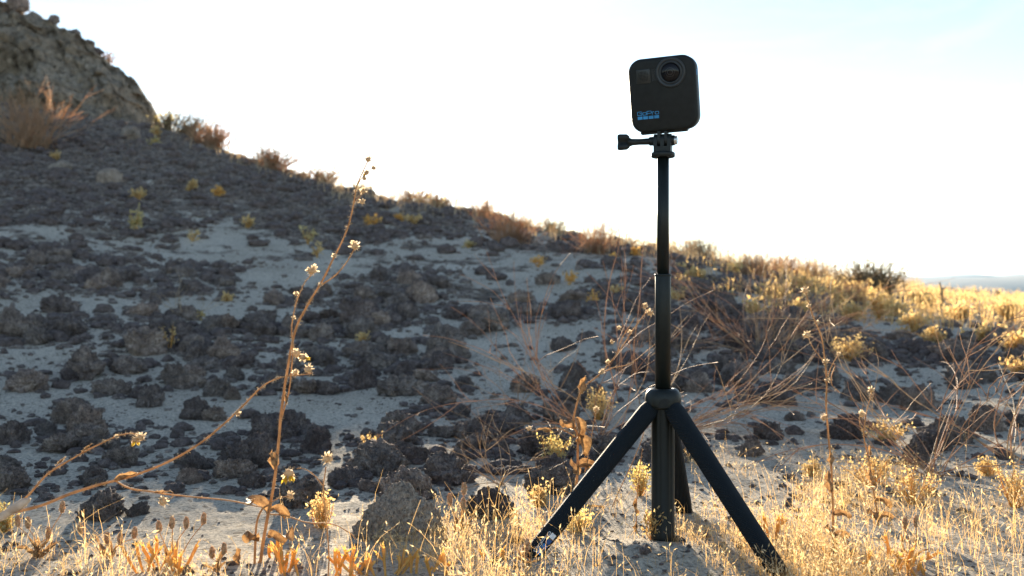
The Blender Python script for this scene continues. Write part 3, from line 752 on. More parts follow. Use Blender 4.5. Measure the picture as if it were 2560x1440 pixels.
mb.f.append(np.array([[108 + k for k in range(36)]])); mb.m.append(np.array([0])); mb.f.append(np.array([[k for k in range(36)][::-1]])); mb.m.append(np.array([0]))
bake(mb, mh); mb.build("knob", black, ts_)
mb = MB(); tube(mb, [(22 * S, 0, 0), (29 * S, 0, 0)], 13 * S, 20); bake(mb, mh); mb.build("nut_housing", black, tri)
mb = MB(); tube(mb, [(27 * S, 0, 0), (34.5 * S, 0, 0), (35.5 * S, 0, 0)], [10.8 * S, 10.8 * S, 9.5 * S], 24); bake(mb, mh); mb.build("nut", metal, tri)

# ------------------------------------------------------------------ action camera
ac = empty("action_camera", (TX, TY, Zt(331)))
tag(ac, "small square black action camera mounted on top of the tripod pole", "camera")
mc = Matrix.Translation(Vector((TX + 3.0 * S, TY - .002, Zt(237)))) @ Matrix.Rotation(YAW, 4, 'Z') @ Matrix.Rotation(R(9.5), 4, 'X') @ Matrix.Rotation(R(-2.4), 4, 'Y')
def rrect(wd, hg, r_, n=10):
    pts = []
    for cx_, cy_, a0 in ((wd / 2 - r_, hg / 2 - r_, 0), (-wd / 2 + r_, hg / 2 - r_, 90), (-wd / 2 + r_, -hg / 2 + r_, 180), (wd / 2 - r_, -hg / 2 + r_, 270)):
        for k in range(n + 1):
            a = math.radians(a0 + 90 * k / n); pts.append((cx_ + r_ * math.cos(a), cy_ + r_ * math.sin(a)))
    return pts
def slab(mb, wd, hg, r_, rings, cx_=0, cz=0, mat=0):
    """rounded slab; rings = (depth, inset)"""
    V = []; K = 0
    for (y, ins) in rings:
        p = rrect(wd - 2 * ins, hg - 2 * ins, max(r_ - ins, .0003)); K = len(p); V += [(cx_ + a, y, cz + b_) for a, b_ in p]
    n_ = len(rings); i = np.arange(n_ - 1)[:, None] * K; j = np.arange(K)[None, :]; base = mb.n
    mb.add(V, np.stack([i + j, i + (j + 1) % K, i + K + (j + 1) % K, i + K + j], -1).reshape(-1, 4), mat)
    mb.f.append(np.array([[base + k for k in range(K)][::-1]])); mb.m.append(np.array([mat]))
    mb.f.append(np.array([[base + (n_ - 1) * K + k for k in range(K)]])); mb.m.append(np.array([mat]))
mm = .001
bodyM = simple("grey_black_body", (.011, .0125, .012), .55, 0, .25)
mb = MB(); slab(mb, 63.5 * mm, 69 * mm, 13 * mm, [(-11.6 * mm, 3.2 * mm), (-11.2 * mm, 1.8 * mm), (-10.2 * mm, .7 * mm), (-8.6 * mm, 0), (8.6 * mm, 0), (10.2 * mm, .7 * mm), (11.2 * mm, 1.8 * mm), (11.6 * mm, 3.2 * mm)])
bake(mb, mc); bodyO = mb.build("body", bodyM, ac)
# bottom lug housing, slightly narrower, visible under the body
mb = MB(); slab(mb, 44 * mm, 5 * mm, 2 * mm, [(-8 * mm, .8 * mm), (-7.4 * mm, 0), (7.4 * mm, 0), (8 * mm, .8 * mm)], -2 * mm, -34 * mm); bake(mb, mc); mb.build("base_plate", bodyM, ac)
for xc in (-8.5, 8.5):
    mb = MB(); prong(mb, (xc - 3.6) * S, (xc + 3.6) * S, 0, 15 * S, 22 * S, -1); bake(mb, mh); mb.build("mount_finger", black, ac, smooth=False)
def ringY(mb, cx_, cz, prof, n=56):
    """lathe about the viewing axis of the lens: prof = (radius, y)"""
    ang = np.arange(n) * 2 * math.pi / n; prof = np.array(prof); K = len(prof); V = np.zeros((K, n, 3))
    V[..., 0] = cx_ + prof[:, 0][:, None] * np.cos(ang); V[..., 2] = cz + prof[:, 0][:, None] * np.sin(ang); V[..., 1] = prof[:, 1][:, None]
    i = np.arange(K - 1)[:, None] * n; j = np.arange(n)[None, :]; mb.add(V.reshape(-1, 3), np.stack([i + j, i + (j + 1) % n, i + n + (j + 1) % n, i + n + j], -1).reshape(-1, 4))
lx, lz = 8.6 * mm, 19.2 * mm
ringM = simple("lens_ring_plastic", (.013, .018, .022), .36)
mb = MB(); ringY(mb, lx, lz, [(14.0 * mm, -11.3 * mm), (14.0 * mm, -12.6 * mm), (13.4 * mm, -13.1 * mm), (11.4 * mm, -13.2 * mm), (11.1 * mm, -12.5 * mm), (10.6 * mm, -12.5 * mm), (10.3 * mm, -13.3 * mm), (9.2 * mm, -13.3 * mm), (8.6 * mm, -12.3 * mm)]); bake(mb, mc); lensO = mb.build("lens_ring", ringM, ac)
mb = MB(); ringY(mb, lx, lz, [(8.7 * mm * math.cos(a), -12.2 * mm - 3.4 * mm * math.sin(a)) for a in np.linspace(0, math.pi / 2 - .02, 12)]); bake(mb, mc); mb.build("lens_glass", glass, ac)
mb = MB(); ringY(mb, lx, lz, [(4.4 * mm, -15.05 * mm), (4.2 * mm, -15.2 * mm), (3.9 * mm, -15.2 * mm)]); ringY(mb, lx, lz, [(2.5 * mm, -15.5 * mm), (2.3 * mm, -15.62 * mm), (2.1 * mm, -15.62 * mm)]); bake(mb, mc); mb.build("inner_ring", simple("inner_lens_ring", (.03, .028, .03), .3), lensO)
# rear lens
mb = MB(); ringY(mb, lx, lz, [(14.0 * mm, 11.3 * mm), (14.0 * mm, 12.6 * mm), (11.4 * mm, 13.2 * mm), (9.2 * mm, 13.3 * mm), (8.7 * mm, 12.3 * mm)][::-1]); ringY(mb, lx, lz, [(8.7 * mm * math.cos(a), 12.2 * mm + 3.4 * mm * math.sin(a)) for a in np.linspace(0, math.pi / 2 - .02, 10)][::-1]); bake(mb, mc); o = mb.build("rear_lens", glass, ac)
# microphone panel
mb = MB(); slab(mb, 13.4 * mm, 13.4 * mm, 1.4 * mm, [(-12.05 * mm, .35 * mm), (-11.8 * mm, 0), (-11.0 * mm, 0)], -17.2 * mm, 18.0 * mm); bake(mb, mc); gr = mb.build("microphone_panel", simple("panel_plastic", (.013, .015, .014), .42), ac)
mb = MB()
for a in range(7):
    for c in range(7):
        if 0 < a < 6 or 0 < c < 6: box(mb, (-17.2 * mm + (a - 3) * 1.35 * mm, -12.1 * mm, 18.0 * mm + (c - 3) * 1.35 * mm), (.75 * mm, .12 * mm, .75 * mm))
bake(mb, mc); o = mb.build("grille_hole", simple("hole_black", (.005, .005, .005), .8), gr); o['kind'] = 'stuff'
mb = MB()
for a in range(4): box(mb, (-8.6 * mm + a * 1.1 * mm, -11.62 * mm, 18.5 * mm), (.35 * mm, .3 * mm, 11 * mm))
bake(mb, mc); mb.build("front_rib", ringM, ac, smooth=False)
# logo
lgx, lgz = -15.0 * mm, -19.2 * mm
mb = stroke_logo(20.2 * mm, 3.3 * mm, .5 * mm)
for k, v in enumerate(mb.v): mb.v[k] = np.stack([v[:, 0] + lgx, -11.68 * mm - v[:, 2], v[:, 1] + lgz + 3.0 * mm], 1)
bake(mb, mc); mb.build("lettering", blue, ac, smooth=False)
for a in range(4):
    mb = MB(); box(mb, (lgx + (a - 1.5) * 5.25 * mm, -11.68 * mm, lgz - 1.2 * mm), (4.5 * mm, .1 * mm, 2.8 * mm)); bake(mb, mc); mb.build("logo_square", blue, ac, smooth=False)
# blue mark and ribs on the right-hand side
mb = MB(); slab(mb, 3.4 * mm, 5.6 * mm, .8 * mm, [(0, 0), (.35 * mm, .1 * mm)], 0, 0)
for k, v in enumerate(mb.v): mb.v[k] = np.stack([31.6 * mm + v[:, 1], v[:, 0] - 3.5 * mm, v[:, 2] + 17.5 * mm], 1)
bake(mb, mc); mb.build("side_mark", blue, ac)
mb = MB()
for a in range(14): box(mb, (31.75 * mm, -1 * mm, (-18 + a * 1.55) * mm), (.35 * mm, 7 * mm, .6 * mm))
bake(mb, mc); mb.build("side_rib", bodyM, ac, smooth=False)

# print on the left leg: four squares and the lettering, running along the leg
def leg_print():
    us = 4.3 * mm
    base = lfoot - lax * 9 * mm
    off = lnrm * 3.2 * mm * 0 + cside * 0
    # surface frame on the leg's face towards the lens
    c0 = base + fdir * 5.2 * mm
    view = np.array([0, 0, H]) - c0; view /= np.linalg.norm(view)
    ex = -lax; ez = fdir; ey = np.cross(ez, ex)
    return c0, ex, ey, ez
c0, ex, ey, ez = leg_print()
def legface(s, t):
    """point of the leg's skin, s metres up from the foot, t in -1..1 across the side that faces the lens"""
    e = 1.0; tt = 1 - s / LL; wd = (25 - 2.5 * tt) * S; th = (24.0 - 3.5 * tt) * S
    sgn = 1 if np.dot(lside, cside) > 0 else -1
    q = math.radians(6 + t * 38)          # from the edge (0) up over the outer face (90)
    cx_, cy_ = math.cos(q), math.sin(q); sx = abs(cx_) ** .72; sy = abs(cy_) ** .8
    oy = th * (sy if q > 0 else -.85 * sy) - .12 * th * sx * sx
    p = lfoot - lax * s + lside * sgn * wd * sx + lnrm * oy
    n_ = (p - (lfoot - lax * s)); n_ /= np.linalg.norm(n_)
    return p + n_ * .00025
for k in range(4):
    s0 = (9 + k * 6.0) * mm; mb = MB(); g = []
    for a in np.linspace(0, 5.0 * mm, 3):
        for t in np.linspace(-.55, .25, 5): g.append(legface(s0 + a, t))
    q = [[i * 5 + j, i * 5 + j + 1, i * 5 + j + 6, i * 5 + j + 5] for i in range(2) for j in range(4)]
    mb.add(np.array(g), q); mb.build("logo_square", mats4[k], leg_obj)
mb0 = stroke_logo(22 * mm, 1.0, .14); mb = MB()
mb0 = stroke_logo(22 * mm, 3.0 * mm, .5 * mm)
for v, f in zip(mb0.v, mb0.f):
    mb.add(np.array([legface(20 * mm + p[0], .62 + p[1] / (3 * mm) * .45) for p in v]) + np.array([0, 0, 0]), [[0, 1, 2, 3]])
mb.build("lettering", white, leg_obj, smooth=False)

# ------------------------------------------------------------------ plants: shared pieces
def hairs(mb, C, n, length, wid, rr, dirs=None, mat=0, up=0.0):
    """thin pointed bristles round a point or along points"""
    C = np.atleast_2d(C)
    for k in range(n):
        c = C[rr.randint(len(C))]; d = rr.normal(size=3); d[2] += up
        if dirs is not None: d = d * .6 + dirs
        d /= np.linalg.norm(d); s = np.cross(d, rr.normal(size=3)); s /= np.linalg.norm(s) + 1e-9
        l = length * rr.uniform(.6, 1.2)
        mb.add([c - s * wid / 2, c + s * wid / 2, c + d * l], [[0, 1, 2]], mat)

def lump(mb, c, r_, sub, seed, scale=(1, 1, 1), mat=0, rough=.25):
    V, Fc = ICO[sub]; P = V * (1 + rough * vnoise(V * 2.2 + seed, seed))[:, None]
    mb.add(P * r_ * np.array(scale) + np.asarray(c), Fc, mat)

def leaf_blade(mb, p0, d0, length, width, curl, twist, rr, mat=0, n=9, cup=.6, wav=.28):
    """a withered leaf: a ribbon that curls and cups"""
    p = np.array(p0, float); d = np.array(d0, float); d /= np.linalg.norm(d)
    side = np.cross(d, [0, 0, 1.0]); 
    if np.linalg.norm(side) < .1: side = np.array([1.0, 0, 0])
    side /= np.linalg.norm(side); V = []; w_ = 5; ph = rr.uniform(0, 6)
    for k in range(n):
        t = k / (n - 1); nrm = np.cross(side, d)
        wd = width * (math.sin(math.pi * min(1, t * .92 + .08)) ** .7) * .5
        for q in range(w_):
            a = (q / (w_ - 1) - .5) * 2
            V.append(p + side * wd * a + nrm * wd * (cup * a * a * 1.6 + wav * math.sin(t * 9 + ph + a * 2)))
        Rm = Matrix.Rotation(curl / n * (.6 + .8 * t), 3, Vector(side)) @ Matrix.Rotation(twist / n, 3, Vector(d))
        p = p + d * length / (n - 1); d = np.array(Rm @ Vector(d)); side = np.array(Rm @ Vector(side))
        d /= np.linalg.norm(d); side = side - d * np.dot(side, d); side /= np.linalg.norm(side)
    Q = [[k * w_ + q, k * w_ + q + 1, (k + 1) * w_ + q + 1, (k + 1) * w_ + q] for k in range(n - 1) for q in range(w_ - 1)]
    mb.add(np.array(V), Q, mat)

def fluffy_head(parent, c, r_, seed, down=False, petals=0, axis=(0, 0, 1)):
    """dried composite flower: a woolly cup with ragged bracts"""
    r_ = r_ * 1.12; rr = rs(seed); mb = MB(); ax = np.array(axis, float); ax /= np.linalg.norm(ax)
    lump(mb, c, r_ * .68, 2, seed, (1, 1, .85))
    for k in range(22):
        d = rr.normal(size=3); d /= np.linalg.norm(d); d = d * .75 + ax * .6; d /= np.linalg.norm(d)
        s = np.cross(d, rr.normal(size=3)); s /= np.linalg.norm(s); p = np.asarray(c) + d * r_ * .45; l = r_ * rr.uniform(.5, .85)
        mb.add([p - s * r_ * .13, p + s * r_ * .13, p + d * l + s * r_ * .10, p + d * l * 1.12, p + d * l - s * r_ * .12], [[0, 1, 2, 4]])
        mb.add([p + d * l + s * r_ * .10, p + d * l * 1.12, p + d * l - s * r_ * .12], [[0, 1, 2]])
    hairs(mb, c, 60, r_ * 1.35, r_ * .045, rr)
    o = mb.build("seed_head", M['fluff'], parent)
    if petals:
        mb = MB()
        for k in range(petals):
            a = 2 * math.pi * k / petals + rr.uniform(-.3, .3)
            d = np.array([math.cos(a) * .7, math.sin(a) * .7, -1.0]) if down else ax + np.array([math.cos(a), math.sin(a), 0]) * .5
            leaf_blade(mb, np.asarray(c) + ax * r_ * .2, d, r_ * rr.uniform(1.3, 1.9), r_ * .5, rr.uniform(-.8, 1.2), rr.uniform(-1, 1), rr, n=5)
        mb.build("petal", M['petal'], o)
    return o

def stem_part(parent, pts, r0, r1, seed, name="stem", mat='stem', hair=True, k=7, sides=7):
    P = spline(pts, k); rad = .74 * np.linspace(r0, r1, len(P)) * (1 + .12 * vnoise(P * 220, seed)); rr = rs(seed)
    P = P + np.stack([vnoise(P * 45, seed + q) for q in (1, 2, 3)], 1) * .0007
    mb = MB(); tube(mb, P, rad, sides)
    if hair:
        L = np.linalg.norm(np.diff(P, axis=0), axis=1).sum(); C = []
        nH = int(L / .00045)
        idx = rr.uniform(0, len(P) - 1.001, nH); i0 = idx.astype(int); f = (idx - i0)[:, None]; C = P[i0] * (1 - f) + P[i0 + 1] * f
        D = rr.normal(size=(nH, 3)); D /= np.linalg.norm(D, axis=1)[:, None]; Sd = np.cross(D, rr.normal(size=(nH, 3))); Sd /= np.linalg.norm(Sd, axis=1)[:, None] + 1e-9
        l = rr.uniform(.0010, .0022, nH)[:, None] + r0
        V = np.stack([C - Sd * .00006, C + Sd * .00006, C + D * l], 1).reshape(-1, 3); mb.add(V, np.arange(nH * 3).reshape(-1, 3), 1)
    return mb.build(name, [M[mat], M['fluff']], parent), P

def leaf_part(parent, c, d, length, width, curl, twist, seed, mat='leaf', label=None, hair=True):
    rr = rs(seed); mb = MB(); leaf_blade(mb, c, d, length, width * .70, curl * 1.7, twist * 2.2, rr, n=14, cup=1.1, wav=.4)
    if hair:
        C = np.concatenate(mb.v); hairs(mb, C, 90, .0016, .00012, rr, mat=1)
    o = mb.build("leaf", [M[mat], M['fluff']], parent)
    if label: o['label'] = label
    return o

def base_of(pts): return (pts[0][0], pts[0][1], pts[0][2])

def A(L, d, dz=0.0): return [at(x, y, d + dz * k) for k, (x, y) in enumerate(L)]

# ------------------------------------------------------------------ tall stalk, left of the tripod
D = .88
pm = A([(640, 1460), (652, 1390), (668, 1300), (684, 1220), (694, 1130), (702, 1050), (712, 960), (726, 875), (742, 815), (768, 765), (800, 712), (835, 645), (868, 572), (886, 500), (893, 465), (905, 435), (920, 402)], D)
pl = empty("tall_stalk", base_of(pm)); tag(pl, "tallest dry stalk with white fluffy seed heads, left of the tripod", "plant")
stem_part(pl, pm, .0021, .0006, 1)
for k, (L, r0) in enumerate([([(706, 1045), (720, 985), (728, 930), (732, 870), (728, 820), (736, 768), (748, 735), (762, 705), (778, 686)], .0009),
                             ([(800, 712), (840, 688), (866, 658), (884, 624)], .0009),
                             ([(892, 468), (904, 447), (916, 432), (934, 420)], .0006),
                             ([(886, 505), (902, 488), (908, 470)], .0004),
                             ([(636, 1460), (638, 1380), (642, 1310), (655, 1275), (672, 1262)], .0016),
                             ([(676, 1258), (700, 1246), (722, 1242)], .0007),
                             ([(672, 1285), (715, 1290), (770, 1305), (830, 1310), (872, 1332), (890, 1352)], .0009)]):
    stem_part(pl, A(L, D - .001 * k), r0, r0 * .6, 20 + k, "branch")
for k, (x, y, r_, pt) in enumerate([(780, 677, 13, 0), (887, 616, 12, 0), (921, 399, 9, 0), (917, 432, 8, 0), (934, 420, 7, 0), (905, 505, 8, 0), (908, 478, 8, 0), (725, 1240, 10, 0), (741, 885, 12, 0), (741, 735, 6, 0), (734, 795, 5, 0), (836, 640, 6, 0), (801, 712, 5, 0), (911, 446, 7, 5)]):
    fluffy_head(pl, at(x, y, D - .002), r_ * D / F, 40 + k, petals=pt)
fl = fluffy_head(pl, at(757, 893, D - .003), 10 * D / F, 71, petals=7, down=False, axis=(.9, 0, -.35))
for k, (x, y, dx, dz, L, W, cu, tw) in enumerate([(688, 1175, .1, 1, 52, 22, .5, .8), (664, 1285, -.3, 1, 85, 34, -1.6, 1.6), (675, 1278, 1, .3, 60, 30, -2.0, 1.0), (672, 1345, .9, .5, 72, 34, -1.6, 2.2), (648, 1352, -1, .15, 78, 36, 2.6, -1.4), (590, 1372, .3, -1, 50, 24, 1.2, 1.2), (718, 1010, .15, 1, 32, 12, .5, .6), (650, 1440, -.5, .8, 50, 22, 1.6, 1.0), (690, 1165, -.15, 1, 40, 20, -.6, .6)]):
    leaf_part(pl, at(x, y, D - .003), (dx, -.15, dz), L * D / F, W * D / F, cu, tw, 90 + k)
# cobweb threads by the top
mb = MB()
for (a, b_) in [((893, 478), (912, 485)), ((890, 495), (908, 480)), ((889, 500), (904, 508)), ((895, 470), (905, 476))]: tube(mb, [at(*a, D), at(*b_, D)], .00012, 3)
mb.build("cobweb", M['fluff'], pl)

# long arching stem from the left edge
D = .84
pa = A([(-60, 1330), (20, 1287), (110, 1262), (200, 1226), (290, 1199), (350, 1183), (430, 1150), (500, 1108), (560, 1060), (600, 1022), (640, 980), (672, 957), (715, 941), (780, 932)], D)
ar = empty("arching_stem", (pa[0][0], pa[0][1], gz(pa[0][0], pa[0][1]))); tag(ar, "long dry stem arching low from the left edge towards the tall stalk", "plant")
pa0 = [np.array([pa[0][0] - .02, pa[0][1], gz(pa[0][0] - .02, pa[0][1]) - .01])] + pa
stem_part(ar, pa0, .0020, .0006, 201)
stem_part(ar, A([(288, 1201), (325, 1222), (380, 1230), (430, 1238), (520, 1244), (590, 1253), (655, 1267)], D + .01), .0011, .0008, 202, "branch")
stem_part(ar, A([(405, 1229), (428, 1228), (432, 1240), (420, 1250)], D), .0006, .0004, 203, "branch")
for k, (x, y, r_) in enumerate([(408, 1255, 13), (770, 924, 12), (738, 932, 8), (595, 1034, 7)]): fluffy_head(ar, at(x, y, D), r_ * D / F, 210 + k)
leaf_part(ar, at(286, 1202, D - .003), (1, 0, .22), 62 * D / F, 20 * D / F, .2, .4, 220)
leaf_part(ar, at(385, 1232, D + .006), (1, 0, -.1), 34 * D / F, 10 * D / F, .3, .4, 221)

D = .80
pb = A([(-40, 1300), (20, 1282), (78, 1232), (130, 1178), (200, 1134), (270, 1100), (320, 1086), (346, 1088)], D)
po = empty("drooping_flower_stem", (pb[0][0], pb[0][1], gz(pb[0][0], pb[0][1]))); tag(po, "thin stem with one drooping brown-yellow flower above the thick silvery leaf, far left", "plant")
stem_part(po, [np.array([pb[0][0] - .01, pb[0][1], gz(pb[0][0] - .01, pb[0][1]) - .01])] + pb, .0016, .0005, 231)
fluffy_head(po, at(352, 1094, D), 12 * D / F, 232); fluffy_head(po, at(340, 1098, D), 10 * D / F, 233, True, 8, (-.3, 0, -1)); fluffy_head(po, at(291, 1092, D), 5 * D / F, 234)
mb = MB(); c1, c2 = at(-12, 1302, D - .01), at(76, 1246, D - .01)
tube(mb, spline([c1, c1 * .6 + c2 * .4, c1 * .25 + c2 * .75, c2], 5), np.array([2, 4.2, 5.2, 5.4, 5.2, 5.4, 5.6, 5.9, 6, 6, 5.6, 5.2, 4.6, 3.8, 2.6, 1.2]) * .001 * .62, 12)
hairs(mb, np.concatenate(mb.v), 300, .0014, .0001, rs(5), mat=1); mb.build("leaf", [M['silver'], M['fluff']], po)['label'] = "thick silvery furled leaf"
for k, (x, y) in enumerate([(140, 1165), (205, 1132)]): leaf_part(po, at(x, y, D), (1, 0, .7), 34 * D / F, 8 * D / F, .2, .2, 236 + k)

# small two-headed stalk in front of the pale boulder
D = .83
pc = A([(822, 1470), (820, 1380), (817, 1310), (811, 1250), (808, 1212), (814, 1165)], D)
tw = empty("two_headed_stalk", base_of(pc)); tag(tw, "slim stalk with a fluffy head and a nodding yellow flower, left of the pale boulder", "plant")
stem_part(tw, pc, .0009, .0006, 251); stem_part(tw, A([(808, 1214), (785, 1188), (760, 1173), (740, 1172)], D), .0006, .0005, 252, "branch")
fluffy_head(tw, at(818, 1148, D), 15 * D / F, 253); fluffy_head(tw, at(722, 1182, D), 15 * D / F, 254, True, 12, (-.2, 0, -1))

# stalks right of the tripod
D = .93
pd = A([(2076, 1400), (2083, 1350), (2083, 1296), (2079, 1188), (2071, 1090), (2066, 1008), (2065, 947), (2062, 900), (2052, 840), (2037, 803), (2024, 767), (2014, 733)], D)
rg = empty("forked_stalk", base_of(pd)); tag(rg, "tall thin hairy stalk with round pale buds, nearest stalk right of the tripod", "plant")
stem_part(rg, pd, .0016, .0006, 261)
for k, L in enumerate([[(2065, 915), (2048, 890), (2032, 868), (2020, 846)], [(2067, 945), (2081, 911), (2096, 887)], [(2088, 915), (2080, 940), (2082, 962), (2099, 980)]]): stem_part(rg, A(L, D), .0007, .0004, 262 + k, "branch")
for k, (x, y, r_) in enumerate([(2013, 727, 9), (2018, 838, 10), (2096, 885, 5), (2022, 765, 5), (2043, 806, 5), (2065, 905, 7), (2068, 950, 6), (2060, 1045, 9)]): fluffy_head(rg, at(x, y, D - .001), r_ * D / F, 270 + k)
for k, (x, y, dx, dz, L, W, cu, tw_) in enumerate([(2081, 1165, .3, 1, 42, 20, .8, .5), (2080, 1232, .1, 1, 58, 26, .5, .5), (2084, 1290, 1, .3, 48, 22, -1, .8), (2080, 1340, -.6, .6, 40, 24, 1.6, 1), (2082, 1345, .8, .4, 46, 26, -1.4, 1), (2080, 1395, .3, 1, 54, 30, .7, 1.2)]): leaf_part(rg, at(x, y, D - .002), (dx, -.1, dz), L * D / F, W * D / F, cu, tw_, 280 + k)
D = 1.03
pe = A([(2196, 1325), (2194, 1300), (2181, 1204), (2168, 1132), (2160, 1085), (2165, 1034), (2176, 995), (2178, 980)], D)
rh = empty("small_stalk", base_of(pe)); tag(rh, "short thin stalk with withered leaves, rightmost of the two stalks right of the tripod", "plant")
stem_part(rh, pe, .0013, .0005, 291); stem_part(rh, A([(2160, 1085), (2150, 1060), (2150, 1040)], D), .0005, .0004, 292, "branch")
for k, (x, y, r_) in enumerate([(2178, 976, 8), (2155, 1037, 9)]): fluffy_head(rh, at(x, y, D), r_ * D / F, 293 + k)
for k, (x, y, dx, dz, L, W, cu, tw_) in enumerate([(2177, 1140, .2, 1, 30, 12, .5, .5), (2180, 1205, .1, 1, 34, 20, .5, .5), (2186, 1250, 1, -.2, 50, 22, -.6, .8), (2194, 1300, -1, .5, 46, 26, 1.6, 1), (2194, 1300, .8, .8, 46, 24, -1.9, 1), (2194, 1305, -.2, .4, 34, 26, 1.9, 1)]): leaf_part(rh, at(x, y, D - .002), (dx, -.1, dz), L * D / F, W * D / F, cu, tw_, 300 + k)

# withered stalk left of the pole, behind the left leg
D = 1.12
pf = A([(1440, 1300), (1443, 1197), (1444, 1090), (1432, 1062), (1443, 1006), (1459, 968), (1500, 935), (1545, 880), (1590, 815), (1622, 772)], D)
wi = empty("withered_stalk", base_of(pf)); tag(wi, "withered stalk with crumpled pink-brown leaves behind the tripod's left leg", "plant")
stem_part(wi, pf, .0021, .0006, 311)
for k, L in enumerate([[(1500, 935), (1530, 922), (1580, 905), (1640, 860)], [(1545, 880), (1555, 845), (1590, 790)], [(1444, 1095), (1400, 1072), (1370, 1072), (1330, 1080)], [(1462, 1180), (1475, 1110), (1490, 1020)], [(1520, 1290), (1600, 1110), (1608, 1060)]]): stem_part(wi, A(L, D), .0008, .0004, 312 + k, "branch")
for k, (x, y, r_) in enumerate([(1625, 783, 9), (1613, 766, 7), (1548, 820, 5), (1530, 855, 5), (1491, 1024, 7), (1322, 1072, 6), (1505, 930, 7), (1520, 905, 5), (1575, 830, 5)]): fluffy_head(wi, at(x, y, D - .001), r_ * D / F, 320 + k)
for k, (x, y, dx, dz, L, W, cu, tw_) in enumerate([(1459, 985, .3, 1, 46, 28, .3, .5), (1438, 1045, .5, -1, 70, 30, -.9, 1), (1440, 1075, -1, .2, 60, 34, 1.4, 1.2), (1444, 1090, .7, -.8, 56, 34, -1.0, 1), (1445, 1170, .8, .3, 60, 30, -1.0, .8), (1444, 1190, -.4, .5, 50, 26, .8, .8), (1455, 1280, 1, .1, 80, 30, -.5, .8), (1380, 1080, -1, 0, 40, 16, .3, .2), (1462, 1160, .5, -1, 44, 20, .8, .8)]): leaf_part(wi, at(x, y, D - .002), (dx, -.1, dz), L * D / F, W * D / F, cu, tw_, 340 + k)
# tiny stalk between left leg and column
D = 1.0
pg = A([(1590, 1345), (1592, 1240), (1598, 1180), (1606, 1120)], D)
sk = empty("slender_stalk", base_of(pg)); tag(sk, "very slender upright stalk between the left tripod leg and the centre column", "plant")
stem_part(sk, pg, .0008, .0004, 361)
for k, (x, y) in enumerate([(1590, 1330), (1592, 1290), (1588, 1270)]): leaf_part(sk, at(x, y, D), (.4 * (-1) ** k, -.1, 1), 30 * D / F, 14 * D / F, .8, .8, 362 + k)

# ------------------------------------------------------------------ bare wiry shrubs
def wiry(name, loc, n, length, seed, label, mat='twig', up=.55, rad=.0011, lean=(0, 0), side=3, group=None, fan=None, cat="shrub"):
    e = empty(name, loc); tag(e, label, cat, group); rr = rs(seed)
    for k in range(n):
        a = rr.uniform(0, 2 * math.pi) if fan is None else rr.choice(fan) + rr.normal() * .5
        el = rr.uniform(.15, 1.0) * up * 2
        d = np.array([math.cos(a), math.sin(a) * .7, el]) + np.array([lean[0], 0, lean[1]]); d /= np.linalg.norm(d)
        L = length * rr.uniform(.55, 1.15); K = 9; p = np.array(loc) + rr.normal(size=3) * [.012, .012, 0] * length * 2; P = [p]
        bend = rr.normal(size=3) * .10; bend[2] = rr.normal() * .09
        for q in range(K):
            d = d + bend + rr.normal(size=3) * .07; d /= np.linalg.norm(d); p = p + d * L / K; P.append(p)
        mb = MB(); P = spline(P, 3); tube(mb, P, np.linspace(rad * .78, rad * .28, len(P)), 4)
        for s in range(side):
            i = rr.randint(int(len(P) * .25), len(P) - 4); dd = P[i + 1] - P[i]; dd /= np.linalg.norm(dd); q0 = P[i]; QQ = [q0]
            dd = dd + rr.normal(size=3) * .55; dd[2] += .1; dd /= np.linalg.norm(dd); l2 = L * rr.uniform(.15, .45)
            for q in range(5):
                dd = dd + rr.normal(size=3) * .13; dd /= np.linalg.norm(dd); q0 = q0 + dd * l2 / 5; QQ.append(q0)
            tube(mb, QQ, np.linspace(rad * .6, rad * .25, 6), 3)
        mb.build("branch", [M[mat if k % 4 else 'pale_twig']], e)
    return e
p = hit(1500, 1105); wiry("wiry_shrub", p, 26, .42, 401, "wide tangle of bare reddish twigs right behind the tripod pole", up=.6, rad=.0009, side=4)
p = hit(1690, 1080); wiry("wiry_shrub", p, 22, .30, 402, "low arching orange-brown twigs sprawling just right of the tripod's centre", up=.35, fan=[0, .5, -.4], rad=.0009)
p = hit(2330, 1190); wiry("wiry_shrub", p, 22, .34, 403, "bare reddish shrub of curved twigs standing near the right edge", up=.65, rad=.0010, side=4)
p = hit(2520, 1150); wiry("wiry_shrub", p, 9, .30, 404, "bare twigs at the very right edge, partly out of the picture", up=.7, rad=.0013)
p = hit(1255, 1215); wiry("wiry_shrub", p, 14, .13, 405, "small pale twiggy shrub between the pale boulder and the left tripod leg", mat='pale_twig', up=.6, rad=.0006)
p = hit(1290, 1030); wiry("wiry_shrub", p, 10, .22, 406, "few thin upright twigs left of the mossy-looking rock, mid slope", up=.8, rad=.0008)
p = hit(1900, 890); wiry("wiry_shrub", p, 46, .42, 407, "brown bare brush half-way up the bank right of the pole", mat='twig', up=.6, rad=.0013, side=5)
p = hit(470, 800); wiry("wiry_shrub", p, 9, .16, 408, "pale crooked dead twigs on the sand of the left slope", mat='pale_twig', up=.5, rad=.0013)
p = hit(1545, 1000)
e = empty("long_twig", p); tag(e, "longest single bare twig rising past the skyline left of the pole", "twig")
mb = MB(); P = spline([p] + [at(x, y, 1.75) for x, y in [(1533, 950), (1512, 860), (1514, 770), (1527, 690), (1548, 610), (1545, 560), (1546, 505)]], 6); tube(mb, P, np.linspace(.0012, .0004, len(P)), 5); mb.build("stem", M['twig'], e)
e = empty("long_twig", hit(1600, 1010)); tag(e, "faint bare twig rising beside the pole on its left", "twig")
